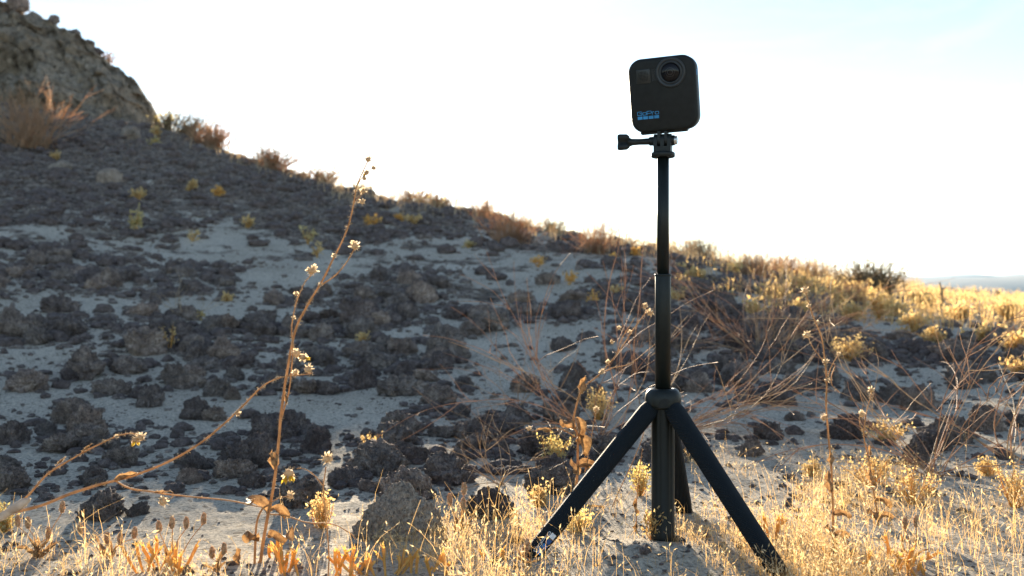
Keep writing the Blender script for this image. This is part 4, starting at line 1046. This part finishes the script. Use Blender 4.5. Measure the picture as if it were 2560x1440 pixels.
mb = MB(); P = spline([hit(1600, 1010)] + [at(x, y, 1.75) for x, y in [(1584, 900), (1598, 760), (1604, 660), (1612, 590), (1622, 520)]], 6); tube(mb, P, np.linspace(.0011, .0003, len(P)), 5); mb.build("stem", M['twig'], e)

# ------------------------------------------------------------------ brush along the ridge and slope: fine twig domes
def brush(name, loc, wid, hgt, n, seed, label, mat='brown_twig', leafmat=None, leaves=0, rad=.004, spread=1.0, group=None, leaf=.02, cat="bush", straight=.10):
    e = empty(name, loc); tag(e, label, cat, group); rr = rs(seed); mb = MB(); tips = []
    for k in range(n):
        a = rr.uniform(0, 2 * math.pi); t = abs(rr.normal()) * .5; t = min(t, 1.2)
        d = np.array([math.cos(a) * t * spread * wid / hgt * .9, math.sin(a) * t * spread * wid / hgt * .6, 1.0]); L = hgt * rr.uniform(.65, 1.1) * np.linalg.norm(d) / math.sqrt(1 + t * t)
        d /= np.linalg.norm(d); p = np.array(loc) + np.array([rr.normal() * wid * .16, rr.normal() * wid * .10, -.01]); P = [p]
        for q in range(5):
            d = d + rr.normal(size=3) * straight; d /= np.linalg.norm(d); p = p + d * L / 5; P.append(p)
        tube(mb, P, np.linspace(rad, rad * .3, 6), 3, caps=False); tips += P[2:]
        for s in range(3):
            q0 = P[rr.randint(1, 5)]; dd = d + rr.normal(size=3) * .45; dd[2] = abs(dd[2]); dd /= np.linalg.norm(dd); q1 = q0 + dd * L * rr.uniform(.12, .35); tube(mb, [q0, (q0 + q1) / 2 + rr.normal(size=3) * .01 * hgt, q1], [rad * .5, rad * .4, rad * .2], 3, caps=False); tips.append(q1)
    o = mb.build("branches", M[mat], e); o['kind'] = 'stuff'
    if leaves:
        add_leaves(e, np.array(tips), leaves, leaf, rr, leafmat)
    return e

def add_leaves(e, tips, n, size, rr, mat, name="foliage", jit=None):
    C = tips[rr.randint(len(tips), size=n)] + rr.normal(size=(n, 3)) * (size * .8 if jit is None else jit)
    d = rr.normal(size=(n, 3)); d[:, 2] += .8; d /= np.linalg.norm(d, axis=1)[:, None]; s = np.cross(d, rr.normal(size=(n, 3))); s /= np.linalg.norm(s, axis=1)[:, None]
    l = (size * rr.uniform(.5, 1.2, n))[:, None]; wv_ = l * .26
    V = np.stack([C, C + d * l * .5 + s * wv_, C + d * l, C + d * l * .5 - s * wv_], 1).reshape(-1, 3)
    mb = MB(); mb.add(V, np.arange(n * 4).reshape(-1, 4)); o = mb.build(name, M[mat], e, smooth=False); o['kind'] = 'stuff'; return o

BR = [ # column, base row, width, height, twigs, label, material, leaf material, leaves
 (75, 372, 200, 150, 170, "tall brown reed-like brush at the left edge of the slope", 'reed', None, 0),
 (232, 150 + 5, 60, 26, 40, "small brown bush on the skyline of the outcrop", 'brown_twig', 'leaf', 60),
 (420, 318, 60, 50, 60, "low scrub at the foot of the outcrop on the skyline", 'dark_brush', 'olive', 150),
 (478, 335, 90, 62, 80, "dark-topped bush standing highest on the ridge beside the outcrop", 'dark_brush', 'dark_brush', 320),
 (530, 372, 110, 66, 140, "brown bush on the skyline just right of the dark-topped bush", 'brown_twig', 'brown_twig', 200),
 (680, 422, 100, 56, 110, "wide flat-topped bush alone on the skyline of the left ridge", 'brown_twig', 'dark_brush', 420),
 (800, 462, 90, 42, 100, "low brown bush on the skyline left of the tall stalk's top", 'brown_twig', 'dark_brush', 250),
 (900, 478, 70, 24, 60, "low scrub on the skyline behind the tall stalk", 'brown_twig', 'olive', 120),
 (1040, 508, 120, 42, 120, "sunlit low bush on the skyline right of the tall stalk", 'brown_twig', 'golden', 160),
 (1100, 520, 80, 34, 80, "small bush on the skyline above the middle of the slope", 'brown_twig', 'olive', 120),
 (1210, 545, 60, 46, 60, "small upright bush with a bushy tip on the skyline", 'brown_twig', 'brown_twig', 120),
 (1270, 610, 130, 90, 160, "big tan grass-like bush just below the skyline, mid picture", 'brown_twig', None, 0),
 (1385, 575, 70, 44, 70, "thin spiky bush on the skyline, fourth left of the pole", 'dark_brush', None, 0),
 (1490, 635, 100, 90, 110, "tan fan-shaped bush just left of the pole near the ridge", 'brown_twig', None, 0),
 (1570, 610, 60, 28, 40, "thin low bush on the skyline just left of the pole", 'brown_twig', None, 0),
 (1750, 650, 110, 58, 150, "soft rounded grey-brown bush on the skyline right of the pole", 'dark_brush', 'brown_twig', 150),
 (1880, 690, 130, 60, 130, "thin reddish brush on the ridge right of the rounded bush", 'brown_twig', None, 0),
 (1960, 690, 120, 56, 120, "wispy brush on the ridge midway to the dark dome-shaped bush", 'brown_twig', None, 0),
 (2040, 705, 90, 60, 90, "wispy brush on the ridge next to the dark dome-shaped bush", 'brown_twig', 'golden', 80),
 (2170, 742, 150, 90, 240, "dark dome-shaped bush highest on the right-hand ridge", 'dark_brush', 'dark_brush', 250),
 (2110, 760, 150, 60, 140, "brown brush at the left foot of the dark dome-shaped bush", 'brown_twig', 'golden', 200),
]
for k, (px, py, wd, hg, n_, lab, m1, m2, nl) in enumerate(BR):
    if k == 1: p = Vector(at(px + 30, py, 11.6))
    else: p = hit(px, py)
    s = p.y / F
    brush("bush", p, wd * s, hg * s * 1.05, int(n_ * .9), 600 + k, lab, m1, m2, nl, rad=max(.0012, p.y * (.0004 if k in (0, 11, 13, 15, 16, 17, 18) else .0006)), leaf=.008 + .0022 * p.y, spread=1.5 if k in (0, 11, 13) else 1.15, straight=.13 if k == 0 else .10)

# small glowing plants on the slope
SP = [(344, 505, 28, 30, "glowing yellow tuft on a thin stalk, upper left slope"), (425, 880, 44, 76, "bright yellow plant growing beside the rounded dark rock on the left slope"),
 (770, 612, 32, 40, "glowing yellow tuft just left of the tall stalk, larger of two"), (793, 645, 26, 34, "smaller glowing yellow tuft left of the tall stalk, below the larger one"),
 (622, 572, 34, 26, "small yellow tuft with two prongs on the slope, left of centre"), (930, 565, 40, 24, "orange tuft on the upper slope right of the tall stalk"),
 (472, 478, 28, 22, "small yellow tuft high on the slope below the dark-topped bush"), (545, 492, 30, 22, "dull orange tuft high on the slope, right of a small yellow one"),
 (1000, 556, 22, 16, "tiny yellow tuft right of the orange tuft near the ridge"), (1035, 560, 22, 16, "second tiny yellow tuft near the ridge above the middle of the slope"),
 (482, 605, 20, 26, "dim yellow sprig on the left slope above bare sand"), (340, 590, 26, 70, "dry stalk cluster under the glowing tuft, upper left slope"),
 (1345, 668, 32, 26, "yellow tuft on the upper slope, left of three orange ones"), (1425, 712, 26, 30, "orange tuft left of the pole, uppermost of a loose row"),
 (1475, 762, 36, 32, "orange-yellow tuft left of the pole, lowest of a loose row"), (1540, 738, 38, 24, "flat yellow tuft close to the pole on its left"),
 (1530, 660, 20, 20, "small orange tuft left of the pole just under the ridge"), (1590, 640, 18, 16, "tiny orange tuft close left of the pole under the ridge"),
 (1692, 722, 30, 26, "yellow tuft touching the pole on its right, upper one"), (1695, 752, 34, 28, "yellow tuft touching the pole on its right, lower one"),
 (1835, 690, 40, 34, "golden round tuft on the ridge right of the pole"), (1705, 680, 24, 18, "little yellow tuft on the ridge right beside the pole"),
 (388, 345, 14, 20, "tiny yellow tuft near the foot of the outcrop"), (383, 365, 14, 12, "tiny yellow speck of a plant below the outcrop"),
 (905, 862, 26, 30, "faint olive sprig in the middle of the slope, below the big hazy rock"), (570, 755, 18, 16, "tiny dry sprig on the left slope"),
 (1170, 620, 20, 14, "tiny yellow tuft just under the tan bush at mid picture"), (140, 400, 16, 14, "tiny yellow plant at the foot of the reed-like brush"),
 (930, 1130, 60, 56, "pale feathery grass tuft on sunlit sand above the pale boulder"), (475, 800, 60, 20, "low pale green tuft under the crooked dead twigs")]
for k, (px, py, wd, hg, lab) in enumerate(SP):
    p = hit(px, py); s = p.y / F; rr = rs(800 + k); e = empty("yellow_plant", p); tag(e, lab, "plant"); mb = MB(); tips = []
    tall = 1.0
    for q in range(7):
        a = rr.uniform(0, 6.28); d = np.array([math.cos(a) * wd / hg * .55, math.sin(a) * .4, 1.0]); P0 = np.array(p) - [0, 0, .004]; P1 = P0 + d * hg * s * rr.uniform(.6, 1.0)
        P = [P0, (P0 + P1) / 2 + [0, 0, hg * s * .1], P1]; tube(mb, P, [s * 1.2, s * .9, s * .6], 3); tips += [P1, P0 * .25 + P1 * .75, P0 * .45 + P1 * .55]
    mb.build("stems", M['stub'], e)
    add_leaves(e, np.array(tips), int(rr.uniform(60, 170)), s * rr.uniform(8, 12), rr, ['golden', 'golden', 'olive'][k % 3] if "orange" not in lab else 'stub', "leaves", jit=s * 4)

# larger golden shrubs
GB = [(1495, 1050, 95, 90, "golden leafy shrub behind the withered stalk left of the pole", 'golden', .0),
 (1392, 1165, 110, 100, "olive and yellow leafy shrub behind the left tripod leg", 'olive', 0),
 (2125, 905, 130, 70, "round golden shrub in the shade right of the tall forked stalk", 'golden', 0),
 (2215, 1110, 120, 70, "golden leafy shrub behind the small stalk at right", 'golden', 0),
 (2180, 1215, 170, 90, "broad golden shrub at the edge of the grass, left part, right of the tripod", 'golden', 0),
 (2285, 1260, 160, 110, "broad golden shrub at the edge of the grass, right part", 'golden', 0),
 (2535, 1270, 120, 130, "tall golden shrub cut by the right edge", 'golden', 0),
 (2470, 1190, 70, 50, "small golden shrub just left of the one cut by the right edge", 'golden', 0),
 (1640, 1350, 66, 110, "dry yellow herb leaning on the foot of the centre column", 'golden', 0),
 (1600, 1240, 60, 90, "pale yellow herb behind the centre column's lower left", 'olive', 0),
 (1440, 1330, 80, 70, "greenish yellow herb under the left tripod leg", 'olive', 0),
 (1350, 1265, 60, 60, "golden herb just left of the left tripod leg's middle", 'golden', 0),
 (805, 1320, 60, 110, "golden herb directly behind the two-headed stalk", 'golden', 0),
 (14, 1330, 60, 90, "yellow green herb at the lower left edge", 'olive', 0),
 (2030, 1190, 50, 46, "small golden tuft left of the forked stalk", 'golden', 0)]
for k, (px, py, wd, hg, lab, mt, _) in enumerate(GB):
    p = hit(px, py); s = p.y / F; rr = rs(900 + k); e = empty("golden_shrub", p); tag(e, lab, "shrub"); mb = MB(); tips = []
    for q in range(26):
        a = rr.uniform(0, 6.28); t = rr.uniform(0, 1) ** .6; d = np.array([math.cos(a) * t * wd / hg * .55, math.sin(a) * t * .5, 1.0 - .35 * t * t]); P0 = np.array(p) - [0, 0, .004]; P1 = P0 + d * hg * s * rr.uniform(.6, 1.0)
        P = spline([P0, (P0 + P1) / 2 + rr.normal(size=3) * hg * s * .06, P1], 3); tube(mb, P, np.linspace(.0009, .0003, len(P)), 3); tips += list(P[3:])
    mb.build("stems", M['stub'], e); add_leaves(e, np.array(tips), int(520), .0042 * max(1, p.y * .8), rr, mt, "foliage", jit=.0028 * max(1, p.y))

# ------------------------------------------------------------------ plantain-like seed spikes and rosettes in the foreground
def spike(parent, c, axis, L, r_, rr):
    mb = MB(); ax = np.array(axis, float); ax /= np.linalg.norm(ax); u = np.cross(ax, [0, 1, 0.1]); u /= np.linalg.norm(u); v = np.cross(ax, u)
    V, Fc = ICO[1]
    n_ = int(70)
    for k in range(n_):
        t = k / n_; a = k * 2.4; rad_ = r_ * math.sin(math.pi * (t * .86 + .1)) ** .6 * rr.uniform(.75, 1.15)
        p = np.asarray(c) + ax * L * t + (u * math.cos(a) + v * math.sin(a)) * rad_ * .8
        sc = r_ * .30 * rr.uniform(.8, 1.3); mb.add(V * sc * [1, 1, 1.4] + p + rr.normal(size=3) * r_ * .06, Fc)
        if k % 1 == 0:
            o_ = u * math.cos(a) + v * math.sin(a); e_ = p + (o_ * .8 + ax * .6) * r_ * .85; s_ = np.cross(o_, ax) * r_ * .10
            mb.add([p - s_, p + s_, e_], [[0, 1, 2]], 1)
    hairs(mb, np.concatenate(mb.v[:n_]), 170, r_ * .75, r_ * .07, rr, mat=1)
    return mb.build("seed_spike", [M['seed'], M['fluff']], parent)
PLN = [(96, 1395, [(70, 1320), (45, 1375 - 60), (155, 1280), (120, 1345)], 9, "dry plantain rosette with upright leaves and seed spikes, lower left corner"),
 (270, 1400, [(202, 1335), (335, 1345), (268, 1358), (300, 1360)], 6, "cluster of seed spikes standing left of the orange stubble"),
 (440, 1420, [(465, 1320), (508, 1310), (430, 1320), (398, 1330)], 5, "cluster of seed spikes rising behind the orange stubble"),
 (1150, 1330, [(1125, 1262), (1160, 1235), (1158, 1272)], 7, "pair of woolly seed spikes with leaves right of the pale boulder"),
 (1325, 1420, [(1318, 1375), (1312, 1392)], 3, "woolly pink seed spike in front of the left tripod foot"),
 (545, 1440, [(560, 1385), (530, 1395)], 4, "low seed spikes in the grass left of the tall stalk's foot"),
 (2275, 1400, [(2262, 1320), (2290, 1316)], 3, "curled feathery seed spikes in the grass at lower right")]
for k, (px, py, tops, nl, lab) in enumerate(PLN):
    p = hit(px, min(py, 1436)); s = p.y / F; rr = rs(1000 + k); e = empty("plantain", p); tag(e, lab, "plant")
    for q, (tx, ty) in enumerate(tops):
        c = at(tx, ty, p.y + rr.uniform(-.01, .01)); ax = np.array([(tx - px) * .0012, 0, 1.0]); stem_part(e, [np.array(p), (np.array(p) + c) / 2 + [rr.normal() * .002, 0, .003], c], .0006, .0005, 1010 + q, "stalk", hair=False)
        spike(e, c, ax, 27 * s, 6.8 * s, rr)
    for q in range(nl):
        a = rr.uniform(-1.1, 1.1); leaf_part(e, np.array(p) + [rr.normal() * .003, rr.normal() * .003, 0], (math.sin(a), rr.normal() * .4, math.cos(a)), rr.uniform(40, 75) * s, rr.uniform(8, 13) * s, rr.uniform(-.8, .8), rr.uniform(-1, 1), 1020 + k * 10 + q)

# ------------------------------------------------------------------ orange broken stubble clumps
STB = [(375, 1425, 95, 9, "leftmost clump of broken orange stalks in the foreground"), (450, 1436, 80, 9, "clump of broken orange stalks left of the tall stalk, second from the left"),
 (730, 1436, 70, 9, "clump of broken orange stalks just right of the tall stalk's foot"), (845, 1438, 80, 7, "clump of broken orange stalks at the foot of the two-headed stalk"),
 (920, 1438, 60, 8, "clump of broken orange stalks in front of the pale boulder's left side"), (985, 1438, 75, 9, "tallest clump of broken orange stalks in front of the pale boulder"),
 (1060, 1438, 70, 8, "clump of broken orange stalks in front of the pale boulder's right side"), (1080 + 160, 1400, 30, 4, "few orange stalk stubs between the boulder and the left tripod foot"),
 (1935, 1345, 60, 5, "withered brown sprig behind the right tripod foot"), (2145, 1436, 70, 5, "clump of orange stubs just right of the right tripod foot"),
 (2245, 1400, 75, 7, "tallest clump of orange stubs in the right-hand grass"), (2250, 1438, 70, 7, "clump of orange stubs at the bottom edge, right-hand grass"),
 (2295, 1438, 60, 6, "rightmost clump of orange stubs at the bottom edge"), (690, 1400, 60, 6, "curled orange stalks among the grass behind the tall stalk's foot")]
for k, (px, py, hg, n_, lab) in enumerate(STB):
    p = hit(px, py); s = p.y / F; rr = rs(1100 + k); e = empty("stubble_clump", p); tag(e, lab, "dry stalks")
    for q in range(max(3, int(n_ * .8))):
        b0 = np.array(p) + [rr.normal() * 20 * s, rr.normal() * 14 * s, -.003]; a = rr.normal() * .38; L = hg * s * rr.uniform(.55, 1.1)
        d = np.array([math.sin(a), rr.normal() * .25, math.cos(a)]); P = [b0, b0 + d * L * .5 + rr.normal(size=3) * .001, b0 + d * L]
        mb = MB(); P = spline(P, 3); tube(mb, P, np.linspace(2.6, 4.6, len(P)) * s, 6, caps=False)
        for z_ in range(5):   # ragged torn end
            dd = d + rr.normal(size=3) * .45; mb.add([P[-1] + rr.normal(size=3) * 2 * s, P[-1] + rr.normal(size=3) * 3 * s, P[-1] + dd * 13 * s], [[0, 1, 2]])
        if q % 2 == 0:
            P2 = P[len(P) // 2]; d2 = np.array([math.sin(a + rr.choice([-.8, .8])), rr.normal() * .2, .8]); tube(mb, [P2, P2 + d2 * L * .3], [3 * s, 4.2 * s], 6, caps=False)
            mb.add([P2 + d2 * L * .3 + rr.normal(size=3) * 3 * s, P2 + d2 * L * .3 + rr.normal(size=3) * 3 * s, P2 + d2 * L * .45], [[0, 1, 2]])
        mb.build("stalk", M['stub'], e)

# dead woody stumps far right
for (px, py, hg, wd, lab) in [(2260, 765, 66, 5, "thin dark dead stem standing in golden grass before the far mountains, left one"), (2352, 772, 66, 9, "thicker dark dead stump before the far mountains, right one"), (2492, 748, 22, 8, "little dark stump on the horizon near the right edge")]:
    p = hit(px, py); s = p.y / F; mb = MB(); rr = rs(px)
    P = spline([np.array(p) - [0, 0, .01], np.array(p) + [wd * .4 * s, 0, hg * .5 * s], np.array(p) + [-wd * .3 * s, 0, hg * s]], 5); e = empty("dead_stump", p); tag(e, lab, "stump")
    tube(mb, P, np.linspace(wd, wd * .45, len(P)) * s * .5 * (1 + .3 * rr.normal(size=len(P)) * .6), 6); mb.build("trunk", M['dark_brush'], e)
    for q in range(3):
        c = P[3 + q * 2 if 3 + q * 2 < len(P) else -1]; mb = MB(); tube(mb, [c, c + np.array([rr.choice([-1, 1]) * wd * 1.3 * s, 0, wd * s * .8])], [wd * .25 * s, wd * .1 * s], 4); mb.build("snag", M['dark_brush'], e)

# ------------------------------------------------------------------ grass
def grass(name, B, hts, wid, seed, label, spk=True, lean=.25, segs=4, mats=None):
    """B: N x 3 root points; every root gets one arching stem, most with spikelets"""
    rr = rs(seed); n = len(B); a = rr.uniform(0, 2 * math.pi, n); dirh = np.stack([np.cos(a), np.sin(a), np.zeros(n)], 1)
    ln = np.abs(rr.normal(size=n)) * lean; K = segs + 1
    t = np.linspace(0, 1, K)[None, :, None]
    C = B[:, None, :] + np.array([0, 0, 1.0]) * hts[:, None, None] * (t - .25 * ln[:, None, None] * t ** 2) + dirh[:, None, :] * (hts * ln)[:, None, None] * (t ** 1.8)
    C = C + rr.normal(size=C.shape) * (hts * .018)[:, None, None] * t
    sa = rr.uniform(-.6, .6, n); sd = np.stack([np.cos(sa), np.sin(sa), np.zeros(n)], 1)
    wq = wid[:, None, None] * (1 - .65 * t)
    V = np.stack([C - sd[:, None, :] * wq, C + sd[:, None, :] * wq], 2).reshape(n, K * 2, 3)
    idx = np.array([[2 * k, 2 * k + 1, 2 * k + 3, 2 * k + 2] for k in range(segs)])
    Fc = (np.arange(n)[:, None, None] * (K * 2) + idx[None]).reshape(-1, 4)
    mb = MB(); mb.add(V.reshape(-1, 3), Fc)
    if spk:
        for lev in range(4):
            m = rr.uniform(size=n) < [.6, .45, .3, .2][lev]; q = K - 1 - (lev // 2); c = C[m, q] - (C[m, q] - C[m, q - 1]) * (.5 * (lev % 2)); N_ = m.sum()
            tg = C[m, q] - C[m, q - 1]; tg /= np.linalg.norm(tg, axis=1)[:, None] + 1e-9
            d = tg * 1.0 + rr.normal(size=(N_, 3)) * .42; d /= np.linalg.norm(d, axis=1)[:, None]
            s = np.cross(d, rr.normal(size=(N_, 3))); s /= np.linalg.norm(s, axis=1)[:, None]
            l = rr.uniform(.004, .0075, N_)[:, None] * np.clip(wid[m] / .00028, .7, 3)[:, None]; w2 = l * .13
            V2 = np.stack([c, c + d * l * .35 + s * w2, c + d * l, c + d * l * .35 - s * w2], 1).reshape(-1, 3); mb.add(V2, np.arange(N_ * 4).reshape(-1, 4), 1)
    o = mb.build(name, mats or [M['grass'], M['spikelet']], smooth=False); tag(o, label, "grass", kind='stuff'); return o

def roots(n, zone_fn, seed, dmin, dmax):
    rr = rs(seed); out_ = []; 
    while len(out_) < n:
        m = 6000; d = dmin * (dmax / dmin) ** rr.uniform(size=m); x = rr.uniform(-.60, .62, m) * d; z = ground(x, d); px = 1280 + F * x / d; py = HY - (z - H) / d * F
        clr = 1 - .9 * sum(np.exp(-(((x - a_) / q_) ** 2 + ((d - b_) / q_) ** 2)) for a_, b_, q_ in ((.018, .87, .05), (.20, .80, .03), (.13, .90, .055), (.19, 1.05, .04), (-.11, .86, .035)))
        pr = np.clip(clr, .05, 1) * zone_fn(px, py) * np.clip(.40 + 1.3 * vnoise(np.stack([x * 11, d * 11, x * 0 + 2], 1), seed) + 1.1 * vnoise(np.stack([x * 60, d * 60, x * 0 + 5], 1), seed), .01, 1.4)
        k = rr.uniform(size=m) < pr; out_ += list(zip(x[k], d[k], z[k]))
    return np.array(out_[:n])
def z_fore(px, py):
    left = np.where(px < 900, np.clip((py - 1330) / 110, 0, 1) * .30, 0)
    mid = np.where((px >= 900) & (px < 1660), np.clip((py - 1240) / 130, 0, 1) * .6, 0) * np.where((px > 1420) & (px < 1700) & (py > 1300), .25, 1)
    right = np.where(px >= 1660, np.clip((py - 1120) / 130, 0, 1), 0) * np.where((px < 1850) & (py > 1300), .45, 1)
    return left + mid + right
B = roots(6500, z_fore, 2001, .78, 1.7); rr = rs(2002)
grass("dry_grass", B, rr.lognormal(-4.48, .48, len(B)) * np.where(B[:, 0] < 0, .85, 1.1) + .004, rr.uniform(.00011, .00022, len(B)), 2003, "short golden dry grass with pale oat-like spikelets covering the foreground sand", lean=.8)
def z_tall(px, py):
    return np.where((px > 880) & (px < 1500), np.clip((py - 1290) / 60, 0, .8) * np.where((px > 880) & (px < 1110), .35, 1), 0) + np.where((px > 200) & (px < 330), np.clip((py - 1330) / 40, 0, .7), 0) + np.where(px > 1900, np.clip((py - 1250) / 150, 0, .25), 0) + .06 * np.clip((py - 1300) / 100, 0, 1)
B = roots(460, z_tall, 2011, .80, 1.3)
grass("tall_grass", B, np.abs(rr.normal(.034, .010, len(B))) + .01, rr.uniform(.00016, .0003, len(B)), 2012, "taller thin grass stems rising round the boulder and the tripod feet", lean=.55)
def z_far(px, py):
    a = np.where(px > 1900, 1, np.where(px > 1700, .25, 0)) * np.clip((py - 650) / 30, 0, 1) * np.clip((835 + (px - 2200) * .10 - py) / 40, 0, 1)
    return a
B = roots(5200, z_far, 2021, 3.2, 16.0)
grass("golden_grass", B, np.abs(rr.normal(.060, .022, len(B))) * np.clip(1.25 - B[:, 1] / 16, .45, 1.0), .0007 * B[:, 1] ** .8 * rr.uniform(.5, 1, len(B)), 2022, "golden sunlit grass and low herbs over the flat ground at right", lean=.6, mats=[M['grass'], M['golden']])
def z_ridge(px, py):
    rid = np.interp(px, [0, 400, 850, 1200, 1600, 1900, 2200, 2560], [260, 300, 462, 525, 612, 655, 700, 735])
    return np.clip(1 - (py - rid) / 55, 0, 1) * (px > 420) * (px < 2300)
B = roots(3200, z_ridge, 2031, 4.8, 11.5)
grass("ridge_grass", B, np.abs(rr.normal(.07, .035, len(B))) + .02, .00045 * B[:, 1] * rr.uniform(.4, .8, len(B)), 2032, "thin dry grass fringing the skyline of the hill", spk=False, lean=.5, mats=[M['pale_twig'], M['pale_twig']])
# golden herbs in the far grass
GH = [(1740, 700, 50, 20), (1945, 745, 90, 40), (2010, 735, 90, 45), (2090, 770, 90, 50), (2200, 800, 80, 80), (2235, 790, 70, 40), (2310, 770, 100, 40), (2330, 860, 70, 40), (2400, 800, 100, 40), (2460, 860, 110, 50), (2520, 800, 90, 50), (2540, 890, 100, 70), (1890, 800, 60, 50), (1930, 815, 50, 40), (1990, 790, 60, 40), (2280, 830, 90, 50), (2130, 800, 80, 40), (2555, 940, 90, 50)]
for k, (px, py, wd, hg) in enumerate(GH[::1]):
    p = hit(px, py); s = p.y / F; rr = rs(1300 + k); e = empty("golden_herb", p); tag(e, f"{ORD[sorted(GH).index((px, py, wd, hg))]} from left of the low golden herbs on the sunlit bank at right", "plant", "golden herbs in the sunlit grass at right"); mb = MB(); tips = []
    for q in range(22):
        a = rr.uniform(0, 6.28); t = rr.uniform(0, 1) ** .6; d = np.array([math.cos(a) * t * wd / hg * .6, math.sin(a) * t * .6, 1.0 - .35 * t * t]); P0 = np.array(p) - [0, 0, .004]; P1 = P0 + d * hg * s * rr.uniform(.6, 1.0)
        tube(mb, [P0, (P0 + P1) / 2 + rr.normal(size=3) * hg * s * .06, P1], [.0015, .001, .0006], 3); tips += [P1, P0 * .3 + P1 * .7, P0 * .55 + P1 * .45]
    mb.build("stems", M['stub'], e); add_leaves(e, np.array(tips), 330, s * 13, rr, 'golden', "foliage", jit=s * 5)
# straw litter
rr = rs(3001); n_ = 2600; d = .7 * (3.0 / .7) ** rr.uniform(size=n_); x = rr.uniform(-.58, .6, n_) * d; z = ground(x, d) + .0008; a = rr.uniform(0, 6.28, n_); l = rr.uniform(.003, .014, n_)
dd = np.stack([np.cos(a) * l, np.sin(a) * l, rr.normal(size=n_) * .0012], 1); ss = np.stack([-np.sin(a), np.cos(a), 0 * a], 1) * .00025; c = np.stack([x, d, z], 1)
mb = MB(); mb.add(np.stack([c - ss, c + ss, c + dd + ss, c + dd - ss], 1).reshape(-1, 3), np.arange(n_ * 4).reshape(-1, 4)); o = mb.build("straw_litter", M['grass'], smooth=False); tag(o, "short bits of straw lying loose on the sand", "straw", kind='stuff')

for o in bpy.data.objects:
    if '_w' in o: del o['_w']

# ------------------------------------------------------------------ the air
mb = MB(); box(mb, (0, 0, 67), (19000, 19000, 146)); me = mb.mesh("haze", []) if False else None
hm_ = bpy.data.materials.new("haze_air"); hm_.use_nodes = True; ht = hm_.node_tree; ht.nodes.clear()
ho = ht.nodes.new("ShaderNodeOutputMaterial"); hv = ht.nodes.new("ShaderNodeVolumePrincipled")
hv.inputs["Color"].default_value = (.55, .76, 1.0, 1); hv.inputs["Density"].default_value = 0.00006; hv.inputs["Anisotropy"].default_value = 0.2
ht.links.new(hv.outputs[0], ho.inputs["Volume"])
o = mb.build("haze", hm_, smooth=False); tag(o, kind='stuff'); o['label'] = "pale blue air in front of the far mountains"
